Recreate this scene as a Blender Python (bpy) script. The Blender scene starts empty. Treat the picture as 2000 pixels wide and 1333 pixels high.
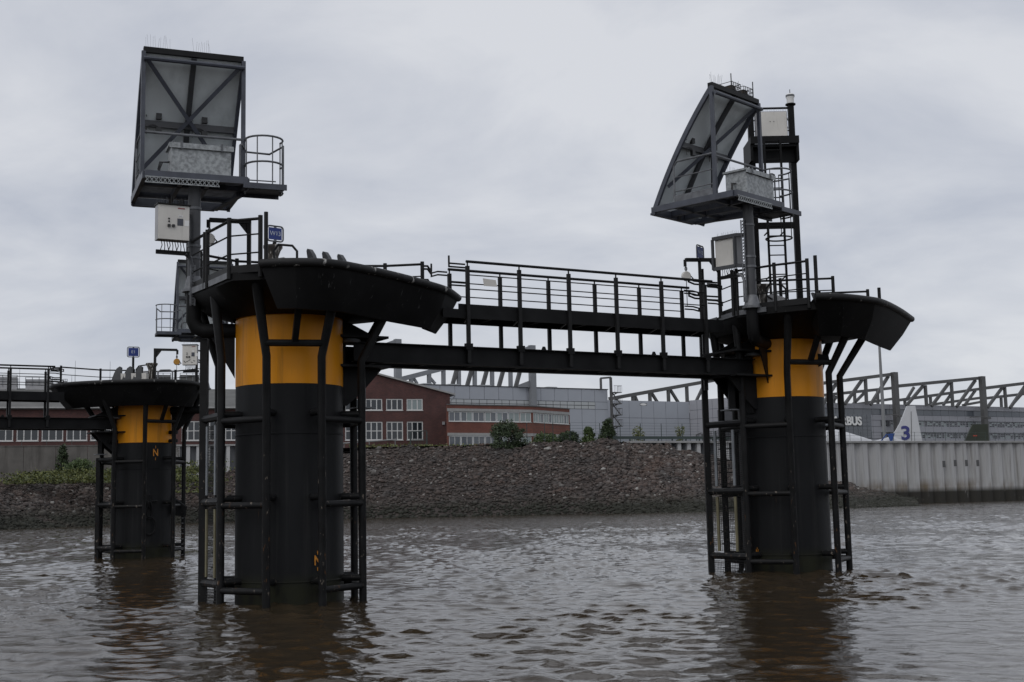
import bpy, math, random
import numpy as np
from mathutils import Vector, Matrix
random.seed(7); rng = np.random.default_rng(7)
sc = bpy.context.scene
# ------------------------------------------------------------------ camera
F_PX, CX, CY = 2500.0, 1000.0, 666.5
PITCH = math.atan(304/2500.0); ROLL = 0.0215; EYE = 2.0
cp, sp_, cr, sr = math.cos(PITCH), math.sin(PITCH), math.cos(ROLL), math.sin(ROLL)
right = Vector((1, 0, 0)); fwd = Vector((0, cp, sp_)); up = Vector((0, -sp_, cp))
rc = cr*right - sr*up; uc = sr*right + cr*up
cam = bpy.data.cameras.new('camera'); cam.lens = 45; cam.sensor_width = 36
cam.clip_start = 0.1; cam.clip_end = 5000
co = bpy.data.objects.new('camera', cam); sc.collection.objects.link(co)
M = Matrix((( rc.x, uc.x, -fwd.x, 0), (rc.y, uc.y, -fwd.y, 0), (rc.z, uc.z, -fwd.z, EYE), (0, 0, 0, 1)))
co.matrix_world = M
sc.camera = co
# ------------------------------------------------------------------ sky, sun, exposure
SUN_EL, SUN_AZ = math.radians(48), math.radians(215)      # azimuth measured clockwise from +Y
world = bpy.data.worlds.new('World'); sc.world = world; world.use_nodes = True
wn, wl = world.node_tree.nodes, world.node_tree.links
bg = wn['Background']; bg.inputs['Strength'].default_value = 0.1
skyn = wn.new('ShaderNodeTexSky'); skyn.sky_type = 'NISHITA'; skyn.sun_disc = False
skyn.sun_elevation = SUN_EL; skyn.sun_rotation = SUN_AZ
tc = wn.new('ShaderNodeTexCoord'); sepx = wn.new('ShaderNodeSeparateXYZ')
wl.new(tc.outputs['Generated'], sepx.inputs[0])
def wmath(op, a, b=None):
    n = wn.new('ShaderNodeMath'); n.operation = op
    for i, v in enumerate((a, b)):
        if v is None: continue
        if isinstance(v, (int, float)): n.inputs[i].default_value = v
        else: wl.new(v, n.inputs[i])
    return n.outputs[0]
den = wmath('ADD', wmath('MAXIMUM', sepx.outputs[2], 0.0), 0.40)
cmb = wn.new('ShaderNodeCombineXYZ')
wl.new(wmath('DIVIDE', sepx.outputs[0], den), cmb.inputs[0]); wl.new(wmath('DIVIDE', sepx.outputs[1], den), cmb.inputs[1])
mp = wn.new('ShaderNodeMapping'); mp.inputs['Rotation'].default_value = (0, 0, 0.5); mp.inputs['Scale'].default_value = (1.1, 1.5, 1)
wl.new(cmb.outputs[0], mp.inputs[0])
nz = wn.new('ShaderNodeTexNoise'); nz.inputs['Scale'].default_value = 2.0; nz.inputs['Detail'].default_value = 7; nz.inputs['Roughness'].default_value = 0.55; nz.inputs['Distortion'].default_value = 0.4
wl.new(mp.outputs[0], nz.inputs['Vector'])
ramp = wn.new('ShaderNodeValToRGB')
ramp.color_ramp.elements[0].position = 0.34; ramp.color_ramp.elements[0].color = (0.49, 0.52, 0.595, 1)
ramp.color_ramp.elements[1].position = 0.60; ramp.color_ramp.elements[1].color = (0.705, 0.72, 0.76, 1)
wl.new(nz.outputs['Fac'], ramp.inputs[0])
clsc = wn.new('ShaderNodeVectorMath'); clsc.operation = 'SCALE'; clsc.inputs['Scale'].default_value = 10.0
wl.new(ramp.outputs['Color'], clsc.inputs[0])
wmix = wn.new('ShaderNodeMix'); wmix.data_type = 'RGBA'; wmix.inputs[0].default_value = 0.93
wl.new(skyn.outputs[0], wmix.inputs[6]); wl.new(clsc.outputs[0], wmix.inputs[7])
wl.new(wmix.outputs[2], bg.inputs['Color'])
sun = bpy.data.lights.new('sun', 'SUN'); sun.energy = 0.9; sun.angle = math.radians(50); sun.color = (1, 0.97, 0.93)
so = bpy.data.objects.new('sun', sun); sc.collection.objects.link(so)
sd = Vector((math.sin(SUN_AZ)*math.cos(SUN_EL), math.cos(SUN_AZ)*math.cos(SUN_EL), math.sin(SUN_EL)))
so.rotation_euler = (-sd).to_track_quat('-Z', 'Y').to_euler(); so.location = (0, 0, 60)
vs = sc.view_settings; vs.view_transform = 'Standard'; vs.look = 'None'; vs.exposure = 0; vs.gamma = 1; vs.use_curve_mapping = False
# ------------------------------------------------------------------ survey helpers: a photo point plus a known height / depth gives the place
def ray(x, y):
    u, v = x-CX, y-CY
    u0 = cr*u - sr*v; v0 = sr*u + cr*v
    dx, dz = u0/F_PX, -v0/F_PX
    return np.array([dx, cp - sp_*dz, sp_ + cp*dz])
def zp(x, y, z):
    r = ray(x, y); t = (z-EYE)/r[2]; return np.array([r[0]*t, r[1]*t, z])
def yp(x, y, Y):
    r = ray(x, y); t = Y/r[1]; return np.array([r[0]*t, Y, EYE+r[2]*t])
def V(*a): return np.array(a if len(a) > 1 else a[0], float)
# ------------------------------------------------------------------ materials
MATS = {}
def mat(name, col, rough=0.6, metal=0.0, spec=0.5, var=0.0, vscale=3.0, bump=0.0, bscale=20.0, col2=None, stretch=None):
    m = bpy.data.materials.new(name); m.use_nodes = True; MATS[name] = m
    nt = m.node_tree; b = nt.nodes['Principled BSDF']
    b.inputs['Base Color'].default_value = (*col, 1); b.inputs['Roughness'].default_value = rough
    b.inputs['Metallic'].default_value = metal; b.inputs['Specular IOR Level'].default_value = spec
    if var or col2:
        t = nt.nodes.new('ShaderNodeTexCoord'); n = nt.nodes.new('ShaderNodeTexNoise')
        n.inputs['Scale'].default_value = vscale; n.inputs['Detail'].default_value = 6
        src = t.outputs['Object']
        if stretch:
            mpn = nt.nodes.new('ShaderNodeMapping'); mpn.inputs['Scale'].default_value = stretch
            nt.links.new(src, mpn.inputs[0]); src = mpn.outputs[0]
        nt.links.new(src, n.inputs['Vector'])
        r = nt.nodes.new('ShaderNodeValToRGB')
        c2 = col2 or tuple(c*(1+var) for c in col); c1 = col if col2 else tuple(c*(1-var) for c in col)
        r.color_ramp.elements[0].position = 0.35; r.color_ramp.elements[0].color = (*c1, 1)
        r.color_ramp.elements[1].position = 0.65; r.color_ramp.elements[1].color = (*c2, 1)
        nt.links.new(n.outputs['Fac'], r.inputs[0]); nt.links.new(r.outputs[0], b.inputs['Base Color'])
    if bump:
        t2 = nt.nodes.new('ShaderNodeTexCoord'); n2 = nt.nodes.new('ShaderNodeTexNoise'); n2.inputs['Scale'].default_value = bscale; n2.inputs['Detail'].default_value = 5
        nt.links.new(t2.outputs['Object'], n2.inputs['Vector'])
        bp = nt.nodes.new('ShaderNodeBump'); bp.inputs['Strength'].default_value = bump; bp.inputs['Distance'].default_value = 0.02
        nt.links.new(n2.outputs['Fac'], bp.inputs['Height']); nt.links.new(bp.outputs[0], b.inputs['Normal'])
    return m
def layer(m, col, lo, hi, scale, stretch=(1, 1, 1), zlo=None, zhi=None, world_co=False, rough=None):
    """lay a second colour with its own noise-shaped outline over a material (chips, droppings, tide stain)"""
    nt = m.node_tree; b = nt.nodes['Principled BSDF']
    if world_co: src = nt.nodes.new('ShaderNodeNewGeometry').outputs['Position']
    else: src = nt.nodes.new('ShaderNodeTexCoord').outputs['Object']
    mpn = nt.nodes.new('ShaderNodeMapping'); mpn.inputs['Scale'].default_value = stretch; nt.links.new(src, mpn.inputs[0])
    n = nt.nodes.new('ShaderNodeTexNoise'); n.inputs['Scale'].default_value = scale; n.inputs['Detail'].default_value = 5; n.inputs['Roughness'].default_value = 0.6
    nt.links.new(mpn.outputs[0], n.inputs['Vector'])
    mr = nt.nodes.new('ShaderNodeMapRange'); mr.inputs[1].default_value = lo; mr.inputs[2].default_value = hi
    nt.links.new(n.outputs['Fac'], mr.inputs[0]); fac = mr.outputs[0]
    if zlo is not None:
        pz = nt.nodes.new('ShaderNodeSeparateXYZ'); nt.links.new(nt.nodes.new('ShaderNodeNewGeometry').outputs['Position'], pz.inputs[0])
        zr = nt.nodes.new('ShaderNodeMapRange'); zr.inputs[1].default_value = zlo; zr.inputs[2].default_value = zhi; nt.links.new(pz.outputs[2], zr.inputs[0])
        mu = nt.nodes.new('ShaderNodeMath'); mu.operation = 'MULTIPLY'; nt.links.new(fac, mu.inputs[0]); nt.links.new(zr.outputs[0], mu.inputs[1]); fac = mu.outputs[0]
    mx = nt.nodes.new('ShaderNodeMix'); mx.data_type = 'RGBA'; nt.links.new(fac, mx.inputs[0])
    inp = b.inputs['Base Color']
    if inp.is_linked: nt.links.new(inp.links[0].from_socket, mx.inputs[6])
    else: mx.inputs[6].default_value = inp.default_value
    mx.inputs[7].default_value = (*col, 1); nt.links.new(mx.outputs[2], inp)
    return m
blk = mat('black_paint', (0.009, 0.0092, 0.0098), 0.55, spec=0.13, var=0.3, vscale=2.0, bump=0.05, bscale=9)
blkrail = mat('black_rail_paint', (0.011, 0.011, 0.0115), 0.5, spec=0.2, var=0.25, vscale=4)
blkdeck = mat('black_fender_plate', (0.0075, 0.0075, 0.0078), 0.6, spec=0.12, var=0.35, vscale=1.2, bump=0.06, bscale=5)
layer(blkdeck, (0.075, 0.075, 0.074), 0.655, 0.73, 5.0, (3.0, 3.0, 0.18))
rimm = mat('rubber_rim', (0.013, 0.013, 0.0135), 0.6, spec=0.25, var=0.3, vscale=3, bump=0.1, bscale=12)
layer(rimm, (0.36, 0.355, 0.34), 0.62, 0.70, 4.2, (1.6, 1.6, 0.6))
pilem = mat('pile_coating', (0.0115, 0.0120, 0.0130), 0.48, spec=0.12, var=0.22, vscale=1.1, bump=0.04, bscale=6, stretch=(1, 1, 0.4))
layer(pilem, (0.010, 0.009, 0.008), 0.40, 0.60, 3.0, (1, 1, 0.5), 0.45, 0.15)
layer(pilem, (0.024, 0.024, 0.0245), 0.56, 0.74, 2.0, (3.2, 3.2, 0.12))
layer(pilem, (0.05, 0.03, 0.02), 0.66, 0.74, 3.0, (2.4, 2.4, 0.3))
layer(pilem, (0.020, 0.021, 0.013), 0.30, 0.50, 5.0, (1, 1, 0.4), 0.62, 0.30)
legm = mat('leg_paint', (0.0105, 0.0107, 0.0112), 0.5, spec=0.16, var=0.3, vscale=3, bump=0.05)
layer(legm, (0.14, 0.12, 0.10), 0.63, 0.66, 12, (1, 1, 0.45), 3.3, 2.6)
layer(legm, (0.09, 0.045, 0.02), 0.64, 0.675, 11, (1, 1, 0.4), 2.2, 1.2)
yel = mat('yellow_paint', (0.66, 0.255, 0.006), 0.42, spec=0.25, var=0.07, vscale=1.4, stretch=(2, 2, 0.3))
layer(yel, (0.30, 0.13, 0.015), 0.56, 0.78, 1.6, (3.5, 3.5, 0.22))
mastm = mat('grey_mast_paint', (0.045, 0.047, 0.052), 0.45, var=0.15, vscale=3)
bluegrey = mat('blue_grey_frame', (0.054, 0.060, 0.078), 0.45, var=0.18, vscale=4)
galv = mat('galvanised_steel', (0.19, 0.20, 0.205), 0.45, metal=0.3, col2=(0.36, 0.38, 0.385), vscale=14, bump=0.05)
galvd = mat('dull_galvanised_steel', (0.13, 0.135, 0.145), 0.5, metal=0.3, var=0.25, vscale=6)
panelm = mat('board_back_sheet', (0.66, 0.705, 0.72), 0.5, var=0.07, vscale=1.5, stretch=(1, 1, 0.4))
layer(panelm, (0.44, 0.48, 0.49), 0.5, 0.8, 1.1, (2, 2, 0.3))
cabm = mat('cabinet_paint', (0.60, 0.58, 0.54), 0.45, var=0.05, vscale=3)
layer(cabm, (0.33, 0.31, 0.28), 0.60, 0.85, 4, (2, 2, 0.3))
cabg = mat('cabinet_side', (0.33, 0.33, 0.34), 0.5, var=0.08)
white = mat('white_paint', (0.74, 0.74, 0.73), 0.45, var=0.05)
black = mat('black_plastic', (0.012, 0.012, 0.013), 0.4)
redm = mat('red_plate', (0.20, 0.015, 0.015), 0.5)
redpaint = mat('red_marking', (0.45, 0.05, 0.02), 0.5)
bluem = mat('sign_blue', (0.008, 0.03, 0.19), 0.4, var=0.06)
letter = mat('sign_letter', (0.55, 0.60, 0.68), 0.45)
orange = mat('orange_paint', (0.52, 0.20, 0.012), 0.5, var=0.2, vscale=12)
ochre = mat('ochre_housing', (0.50, 0.24, 0.03), 0.45)
strip_u = mat('strip_galv', (0.20, 0.215, 0.23), 0.5, metal=0.2, var=0.15)
strip_l = mat('strip_weathered', (0.15, 0.135, 0.08), 0.6, var=0.2)
stainm = mat('stained_drum', (0.05, 0.042, 0.036), 0.65, var=0.3)
layer(stainm, (0.50, 0.48, 0.44), 0.52, 0.62, 6, (4, 4, 0.5))
hookm = mat('hook_paint', (0.030, 0.032, 0.036), 0.45, var=0.2)
conc = mat('concrete', (0.12, 0.112, 0.102), 0.8, var=0.2, vscale=0.7, bump=0.15, bscale=4)
layer(conc, (0.05, 0.045, 0.04), 0.5, 0.75, 0.55, (2.2, 2.2, 0.22), world_co=True)
def brickmat(name, c1, c2, mortar):
    m = bpy.data.materials.new(name); m.use_nodes = True; nt = m.node_tree; b = nt.nodes['Principled BSDF']; b.inputs['Roughness'].default_value = 0.85
    t = nt.nodes.new('ShaderNodeTexCoord'); sx = nt.nodes.new('ShaderNodeSeparateXYZ'); nt.links.new(t.outputs['Object'], sx.inputs[0])
    ad = nt.nodes.new('ShaderNodeMath'); nt.links.new(sx.outputs[0], ad.inputs[0]); nt.links.new(sx.outputs[1], ad.inputs[1])
    cb = nt.nodes.new('ShaderNodeCombineXYZ'); nt.links.new(ad.outputs[0], cb.inputs[0]); nt.links.new(sx.outputs[2], cb.inputs[1])
    br = nt.nodes.new('ShaderNodeTexBrick'); br.inputs['Scale'].default_value = 1; br.inputs['Brick Width'].default_value = 0.26; br.inputs['Row Height'].default_value = 0.083
    br.inputs['Mortar Size'].default_value = 0.008
    br.inputs['Color1'].default_value = (*c1, 1); br.inputs['Color2'].default_value = (*c2, 1); br.inputs['Mortar'].default_value = (*mortar, 1)
    nt.links.new(cb.outputs[0], br.inputs['Vector'])
    n = nt.nodes.new('ShaderNodeTexNoise'); n.inputs['Scale'].default_value = 0.5; n.inputs['Detail'].default_value = 7; nt.links.new(t.outputs['Object'], n.inputs['Vector'])
    mr = nt.nodes.new('ShaderNodeMapRange'); mr.inputs[1].default_value = 0.3; mr.inputs[2].default_value = 0.7; mr.inputs[3].default_value = 0.75; mr.inputs[4].default_value = 1.2; nt.links.new(n.outputs['Fac'], mr.inputs[0])
    vm = nt.nodes.new('ShaderNodeVectorMath'); vm.operation = 'SCALE'; nt.links.new(br.outputs['Color'], vm.inputs[0]); nt.links.new(mr.outputs[0], vm.inputs['Scale'])
    nt.links.new(vm.outputs[0], b.inputs['Base Color']); return m
brick_dark = brickmat('dark_red_brick', (0.105, 0.040, 0.034), (0.065, 0.027, 0.026), (0.06, 0.045, 0.042))
brick_red = brickmat('red_brick', (0.20, 0.068, 0.046), (0.15, 0.052, 0.038), (0.10, 0.06, 0.05))
clad = mat('cladding_grey', (0.34, 0.36, 0.40), 0.5, var=0.03, vscale=0.4)
clad2 = mat('cladding_dark', (0.29, 0.295, 0.325), 0.5, var=0.04, vscale=0.4)
joint = mat('cladding_joint', (0.06, 0.062, 0.07), 0.7)
trussm = mat('truss_paint', (0.085, 0.085, 0.085), 0.55, var=0.12, vscale=0.5)
trussl = mat('truss_paint_light', (0.20, 0.21, 0.225), 0.55, var=0.08, vscale=0.5)
roofm = mat('roof_felt', (0.105, 0.105, 0.10), 0.85, var=0.15, vscale=0.6)
frame_w = mat('window_frame_white', (0.58, 0.58, 0.57), 0.5)
glass_d = mat('window_glass_dark', (0.018, 0.023, 0.028), 0.08, spec=0.7)
glass_l = mat('window_blind_glass', (0.22, 0.26, 0.26), 0.15, spec=0.6)
glass_b = mat('window_band_glass', (0.11, 0.122, 0.14), 0.12, spec=0.6)
glass_w = mat('translucent_band', (0.40, 0.42, 0.43), 0.4)
coping = mat('coping', (0.30, 0.30, 0.295), 0.7, var=0.1)
fencem = mat('fence_green', (0.030, 0.045, 0.042), 0.6)
planew = mat('aircraft_white', (0.50, 0.51, 0.53), 0.35, var=0.03)
planeb = mat('aircraft_blue', (0.01, 0.05, 0.22), 0.35)
numblue = mat('number_blue', (0.03, 0.035, 0.17), 0.4)
planeg = mat('aircraft_green', (0.022, 0.028, 0.017), 0.55, var=0.2, vscale=0.8)
sheet = mat('sheet_pile_concrete', (0.40, 0.40, 0.40), 0.75, var=0.13, vscale=0.5, stretch=(2, 2, 0.15), bump=0.1, bscale=3)
layer(sheet, (0.20, 0.19, 0.18), 0.50, 0.76, 0.9, (2.5, 2.5, 0.12), world_co=True)
layer(sheet, (0.155, 0.125, 0.09), 0.38, 0.68, 0.5, (1.2, 1.2, 0.3), 3.4, 2.3, world_co=True)
layer(sheet, (0.022, 0.02, 0.015), 0.2, 0.35, 0.7, (1.5, 1.5, 0.6), 2.1, 1.4, world_co=True)
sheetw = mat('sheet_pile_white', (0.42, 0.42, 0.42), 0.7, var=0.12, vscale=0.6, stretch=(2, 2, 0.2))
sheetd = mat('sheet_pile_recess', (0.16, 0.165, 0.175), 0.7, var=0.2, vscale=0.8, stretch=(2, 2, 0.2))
steelgrey = mat('street_steel', (0.19, 0.195, 0.20), 0.5)
leafm = {}
def leafmat(name, c1, c2):
    m = bpy.data.materials.new(name); m.use_nodes = True; nt = m.node_tree; b = nt.nodes['Principled BSDF']; b.inputs['Roughness'].default_value = 0.6
    g = nt.nodes.new('ShaderNodeNewGeometry'); r = nt.nodes.new('ShaderNodeValToRGB')
    r.color_ramp.elements[0].color = (*c1, 1); r.color_ramp.elements[1].color = (*c2, 1)
    nt.links.new(g.outputs['Random Per Island'], r.inputs[0]); nt.links.new(r.outputs[0], b.inputs['Base Color']); return m
leaf_dark = leafmat('leaf_dark', (0.018, 0.030, 0.014), (0.050, 0.078, 0.028))
leaf_mid = leafmat('leaf_mid', (0.035, 0.06, 0.018), (0.085, 0.125, 0.035))
leaf_yel = leafmat('leaf_yellowish', (0.07, 0.085, 0.03), (0.17, 0.18, 0.06))
leaf_grass = leafmat('bank_weed', (0.032, 0.050, 0.010), (0.125, 0.132, 0.028))
bark = mat('bark', (0.045, 0.035, 0.028), 0.9)
# rocks
rockm = bpy.data.materials.new('armour_stone'); rockm.use_nodes = True
nt = rockm.node_tree; b = nt.nodes['Principled BSDF']; b.inputs['Roughness'].default_value = 0.85
g = nt.nodes.new('ShaderNodeNewGeometry'); r = nt.nodes.new('ShaderNodeValToRGB')
cr_ = r.color_ramp; cr_.elements[0].color = (0.034, 0.029, 0.027, 1); cr_.elements[1].position = 0.965; cr_.elements[1].color = (0.14, 0.128, 0.12, 1)
for p_, c_ in ((0.3, (0.060, 0.045, 0.039, 1)), (0.6, (0.084, 0.062, 0.053, 1)), (0.85, (0.105, 0.087, 0.078, 1)), (0.998, (0.34, 0.33, 0.31, 1))):
    e = cr_.elements.new(p_); e.color = c_
nt.links.new(g.outputs['Random Per Island'], r.inputs[0]); nt.links.new(r.outputs[0], b.inputs['Base Color'])
layer(rockm, (0.085, 0.055, 0.042), 0.58, 0.76, 0.16, (1, 1, 2), 1.2, 2.6, world_co=True)
layer(rockm, (0.045, 0.041, 0.039), 0.48, 0.68, 0.22, (1, 1, 2.5), world_co=True)
layer(rockm, (0.020, 0.021, 0.014), 0.18, 0.42, 0.25, (1, 1, 1), 2.3, 0.9, world_co=True)
soil = mat('bank_soil', (0.042, 0.034, 0.030), 0.95, var=0.3, vscale=0.8)
groundm = mat('yard_asphalt', (0.10, 0.10, 0.085), 0.9, var=0.2, vscale=0.2)
# water
water = bpy.data.materials.new('river_water'); water.use_nodes = True
nt = water.node_tree; b = nt.nodes['Principled BSDF']
b.inputs['Base Color'].default_value = (0.034, 0.0245, 0.0145, 1); b.inputs['Roughness'].default_value = 0.05; b.inputs['IOR'].default_value = 1.333
g = nt.nodes.new('ShaderNodeNewGeometry')
prev = None
for sc_, st_, di_ in ((5.5, 0.9, 0.008), (13.0, 0.9, 0.0035)):
    mpn = nt.nodes.new('ShaderNodeMapping'); mpn.inputs['Rotation'].default_value = (0, 0, 0.35); mpn.inputs['Scale'].default_value = (0.75, 1.3, 1); nt.links.new(g.outputs['Position'], mpn.inputs[0])
    n = nt.nodes.new('ShaderNodeTexNoise'); n.inputs['Scale'].default_value = sc_; n.inputs['Detail'].default_value = 4; n.inputs['Distortion'].default_value = 0.5
    nt.links.new(mpn.outputs[0], n.inputs['Vector'])
    bp = nt.nodes.new('ShaderNodeBump'); bp.inputs['Strength'].default_value = st_; bp.inputs['Distance'].default_value = di_
    nt.links.new(n.outputs['Fac'], bp.inputs['Height'])
    if prev: nt.links.new(prev, bp.inputs['Normal'])
    prev = bp.outputs[0]
# beyond the finely meshed reach the same chop is carried by relief instead of mesh
sxy = nt.nodes.new('ShaderNodeSeparateXYZ'); nt.links.new(g.outputs['Position'], sxy.inputs[0])
mrg = nt.nodes.new('ShaderNodeMapRange'); mrg.inputs[1].default_value = 38; mrg.inputs[2].default_value = 95; mrg.inputs[3].default_value = 0.0; mrg.inputs[4].default_value = 0.16; nt.links.new(sxy.outputs[1], mrg.inputs[0])
n = nt.nodes.new('ShaderNodeTexNoise'); n.inputs['Scale'].default_value = 1.6; n.inputs['Detail'].default_value = 4; nt.links.new(g.outputs['Position'], n.inputs['Vector'])
bp = nt.nodes.new('ShaderNodeBump'); bp.inputs['Strength'].default_value = 1.0; nt.links.new(mrg.outputs[0], bp.inputs['Distance']); nt.links.new(n.outputs['Fac'], bp.inputs['Height']); nt.links.new(prev, bp.inputs['Normal']); prev = bp.outputs[0]
nt.links.new(prev, b.inputs['Normal'])
# ------------------------------------------------------------------ mesh builder
def unit(v):
    v = np.asarray(v, float); return v/max(np.linalg.norm(v), 1e-9)
class MB:
    def __init__(s): s.v = []; s.f = []
    def add(s, vs, fs):
        o = len(s.v); s.v += [tuple(map(float, p)) for p in vs]; s.f += [tuple(i+o for i in f) for f in fs]; return s
    def box(s, c, d, ang=0.0):
        c = V(c); hx, hy, hz = d[0]/2, d[1]/2, d[2]/2; ca, sa = math.cos(ang), math.sin(ang); vs = []
        for z in (-hz, hz):
            for x, y in ((-hx, -hy), (hx, -hy), (hx, hy), (-hx, hy)): vs.append(c+V(ca*x-sa*y, sa*x+ca*y, z))
        return s.add(vs, [(3, 2, 1, 0), (4, 5, 6, 7), (0, 1, 5, 4), (1, 2, 6, 5), (2, 3, 7, 6), (3, 0, 4, 7)])
    def b2(s, lo, hi):
        lo, hi = V(lo), V(hi); return s.box((lo+hi)/2, hi-lo)
    def bar(s, p, q, w, h, upv=(0, 0, 1)):
        p, q = V(p), V(q); d = unit(q-p); upv = V(upv)
        if abs(np.dot(d, upv)) > 0.98: upv = V(1, 0, 0) if abs(d[0]) < 0.9 else V(0, 1, 0)
        a = unit(np.cross(d, upv)); b_ = np.cross(a, d); vs = []
        for e in (p, q):
            for i, j in ((-1, -1), (1, -1), (1, 1), (-1, 1)): vs.append(e+a*i*w/2+b_*j*h/2)
        return s.add(vs, [(3, 2, 1, 0), (4, 5, 6, 7), (0, 1, 5, 4), (1, 2, 6, 5), (2, 3, 7, 6), (3, 0, 4, 7)])
    def path(s, pts, r, n=8, closed=False, cap=True):
        pts = [V(p) for p in pts]; N = len(pts); rings = []
        rr = r if isinstance(r, (list, tuple)) else [r]*N
        prev = None
        for i in range(N):
            a = pts[i]-pts[i-1] if (i > 0 or closed) else pts[1]-pts[0]
            b_ = pts[(i+1) % N]-pts[i] if (i < N-1 or closed) else pts[-1]-pts[-2]
            a, b_ = unit(a), unit(b_); t = unit(a+b_); k = 1/max(math.sqrt(max((1+np.dot(a, b_))/2, 0.05)), 0.35)
            if prev is None:
                ref = V(0, 0, 1) if abs(t[2]) < 0.9 else V(1, 0, 0)
                x = unit(np.cross(t, ref))
            else:
                x = unit(prev-t*np.dot(prev, t))
            prev = x; y = np.cross(t, x)
            bend = unit(b_-a) if np.linalg.norm(b_-a) > 1e-6 else None
            ring = []
            for j in range(n):
                o = rr[i]*(math.cos(2*math.pi*j/n)*x+math.sin(2*math.pi*j/n)*y)
                if bend is not None: o = o+bend*np.dot(o, bend)*(k-1)
                ring.append(pts[i]+o)
            rings.append(ring)
        vs = [p for rg in rings for p in rg]; fs = []
        for i in range(N if closed else N-1):
            i2 = (i+1) % N
            for j in range(n): fs.append((i*n+j, i*n+(j+1) % n, i2*n+(j+1) % n, i2*n+j))
        if cap and not closed:
            fs.append(tuple(range(n-1, -1, -1))); fs.append(tuple((N-1)*n+j for j in range(n)))
        return s.add(vs, fs)
    def tube(s, p, q, r, n=10, r2=None): return s.path([p, q], [r, r2 if r2 is not None else r], n)
    def prism(s, poly, off):
        poly = [V(p) for p in poly]; off = V(off); n = len(poly)
        return s.add(poly+[p+off for p in poly], [tuple(range(n-1, -1, -1)), tuple(range(n, 2*n))]+[(i, (i+1) % n, n+(i+1) % n, n+i) for i in range(n)])
    def lathe(s, prof, c=(0, 0, 0), n=32, cap=True):
        c = V(c); vs = []; fs = []; m = len(prof)
        for r_, z in prof:
            for j in range(n):
                a = 2*math.pi*j/n; vs.append(c+V(r_*math.cos(a), r_*math.sin(a), z))
        for i in range(m-1):
            for j in range(n): fs.append((i*n+j, i*n+(j+1) % n, (i+1)*n+(j+1) % n, (i+1)*n+j))
        if cap: fs.append(tuple(range(n-1, -1, -1))); fs.append(tuple((m-1)*n+j for j in range(n)))
        return s.add(vs, fs)
    def grid(s, P):
        nu, nv = len(P), len(P[0]); vs = [p for row in P for p in row]
        return s.add(vs, [(i*nv+j, i*nv+j+1, (i+1)*nv+j+1, (i+1)*nv+j) for i in range(nu-1) for j in range(nv-1)])
    def mesh(s, name, off=(0, 0, 0)):
        me = bpy.data.meshes.new(name); ox, oy, oz = off
        me.from_pydata([(x-ox, y-oy, z-oz) for x, y, z in s.v], [], s.f); me.update()
        me.polygons.foreach_set('use_smooth', [True]*len(me.polygons))
        try: me.set_sharp_from_angle(angle=math.radians(38))
        except Exception: pass
        return me
COL = sc.collection
def link(o, parent=None):
    COL.objects.link(o)
    if parent is not None: o.parent = parent
    return o
def tag(o, label, cat, group=None):
    o['label'] = label; o['category'] = cat
    if group: o['group'] = group
    return o
def thing(name, label, cat, loc=(0, 0, 0), rotz=0.0, group=None):
    o = bpy.data.objects.new(name, None); o.location = tuple(map(float, loc)); o.rotation_euler = (0, 0, rotz); o.empty_display_size = 0.2
    return tag(link(o), label, cat, group)
def root_of(o):
    while o.parent is not None: o = o.parent
    return o
def obj(name, mb, m, parent=None, local=False):
    """local=False: vertices given in world space under an unrotated root"""
    off = (0, 0, 0)
    if parent is not None and not local: off = tuple(root_of(parent).location)
    me = mb if isinstance(mb, bpy.types.Mesh) else mb.mesh(name, off)
    if not me.materials: me.materials.append(m)
    return link(bpy.data.objects.new(name, me), parent)
def inst(name, me, parent, loc=(0, 0, 0), rotz=0.0):
    o = bpy.data.objects.new(name, me); o.location = tuple(map(float, loc)); o.rotation_euler = (0, 0, rotz); return link(o, parent)
def copy_tree(o, parent=None):
    c = o.copy(); link(c)
    if parent is not None: c.parent = parent
    for ch in list(o.children): copy_tree(ch, c)
    return c
def setting(o, kind='structure'): o['kind'] = kind; return o
def text_mesh(s, size, depth=0.005, bold=0.0):
    cu = bpy.data.curves.new('txt', 'FONT'); cu.body = s; cu.size = size; cu.extrude = depth; cu.offset = bold; cu.align_x = 'CENTER'; cu.align_y = 'CENTER'
    o = bpy.data.objects.new('txt', cu); COL.objects.link(o); bpy.context.view_layer.update()
    me = bpy.data.meshes.new_from_object(o.evaluated_get(bpy.context.evaluated_depsgraph_get()))
    bpy.data.objects.remove(o); me.materials.clear(); return me
def put_text(name, s, size, m, parent, loc, facing, depth=0.005, bold=0.0, scale=(1, 1, 1), worldloc=True):
    me = text_mesh(s, size, depth, bold); me.materials.append(m); me.name = name
    f = Vector(facing).normalized(); x = Vector((-f.y, f.x, 0)).normalized(); y = f.cross(x)
    o = bpy.data.objects.new(name, me); link(o, parent)
    l = Vector(tuple(map(float, loc)))
    if parent is not None and worldloc: l = l-root_of(parent).location
    Mx = Matrix(((x.x, y.x, f.x, l.x), (x.y, y.y, f.y, l.y), (x.z, y.z, f.z, l.z), (0, 0, 0, 1)))
    o.matrix_local = Mx @ Matrix.Diagonal((*scale, 1)); return o
def arc(c, r_, a0, a1, n, z=None):
    c = V(c); return [c+V(r_*math.cos(a0+(a1-a0)*i/n), r_*math.sin(a0+(a1-a0)*i/n), 0) for i in range(n+1)]
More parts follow.
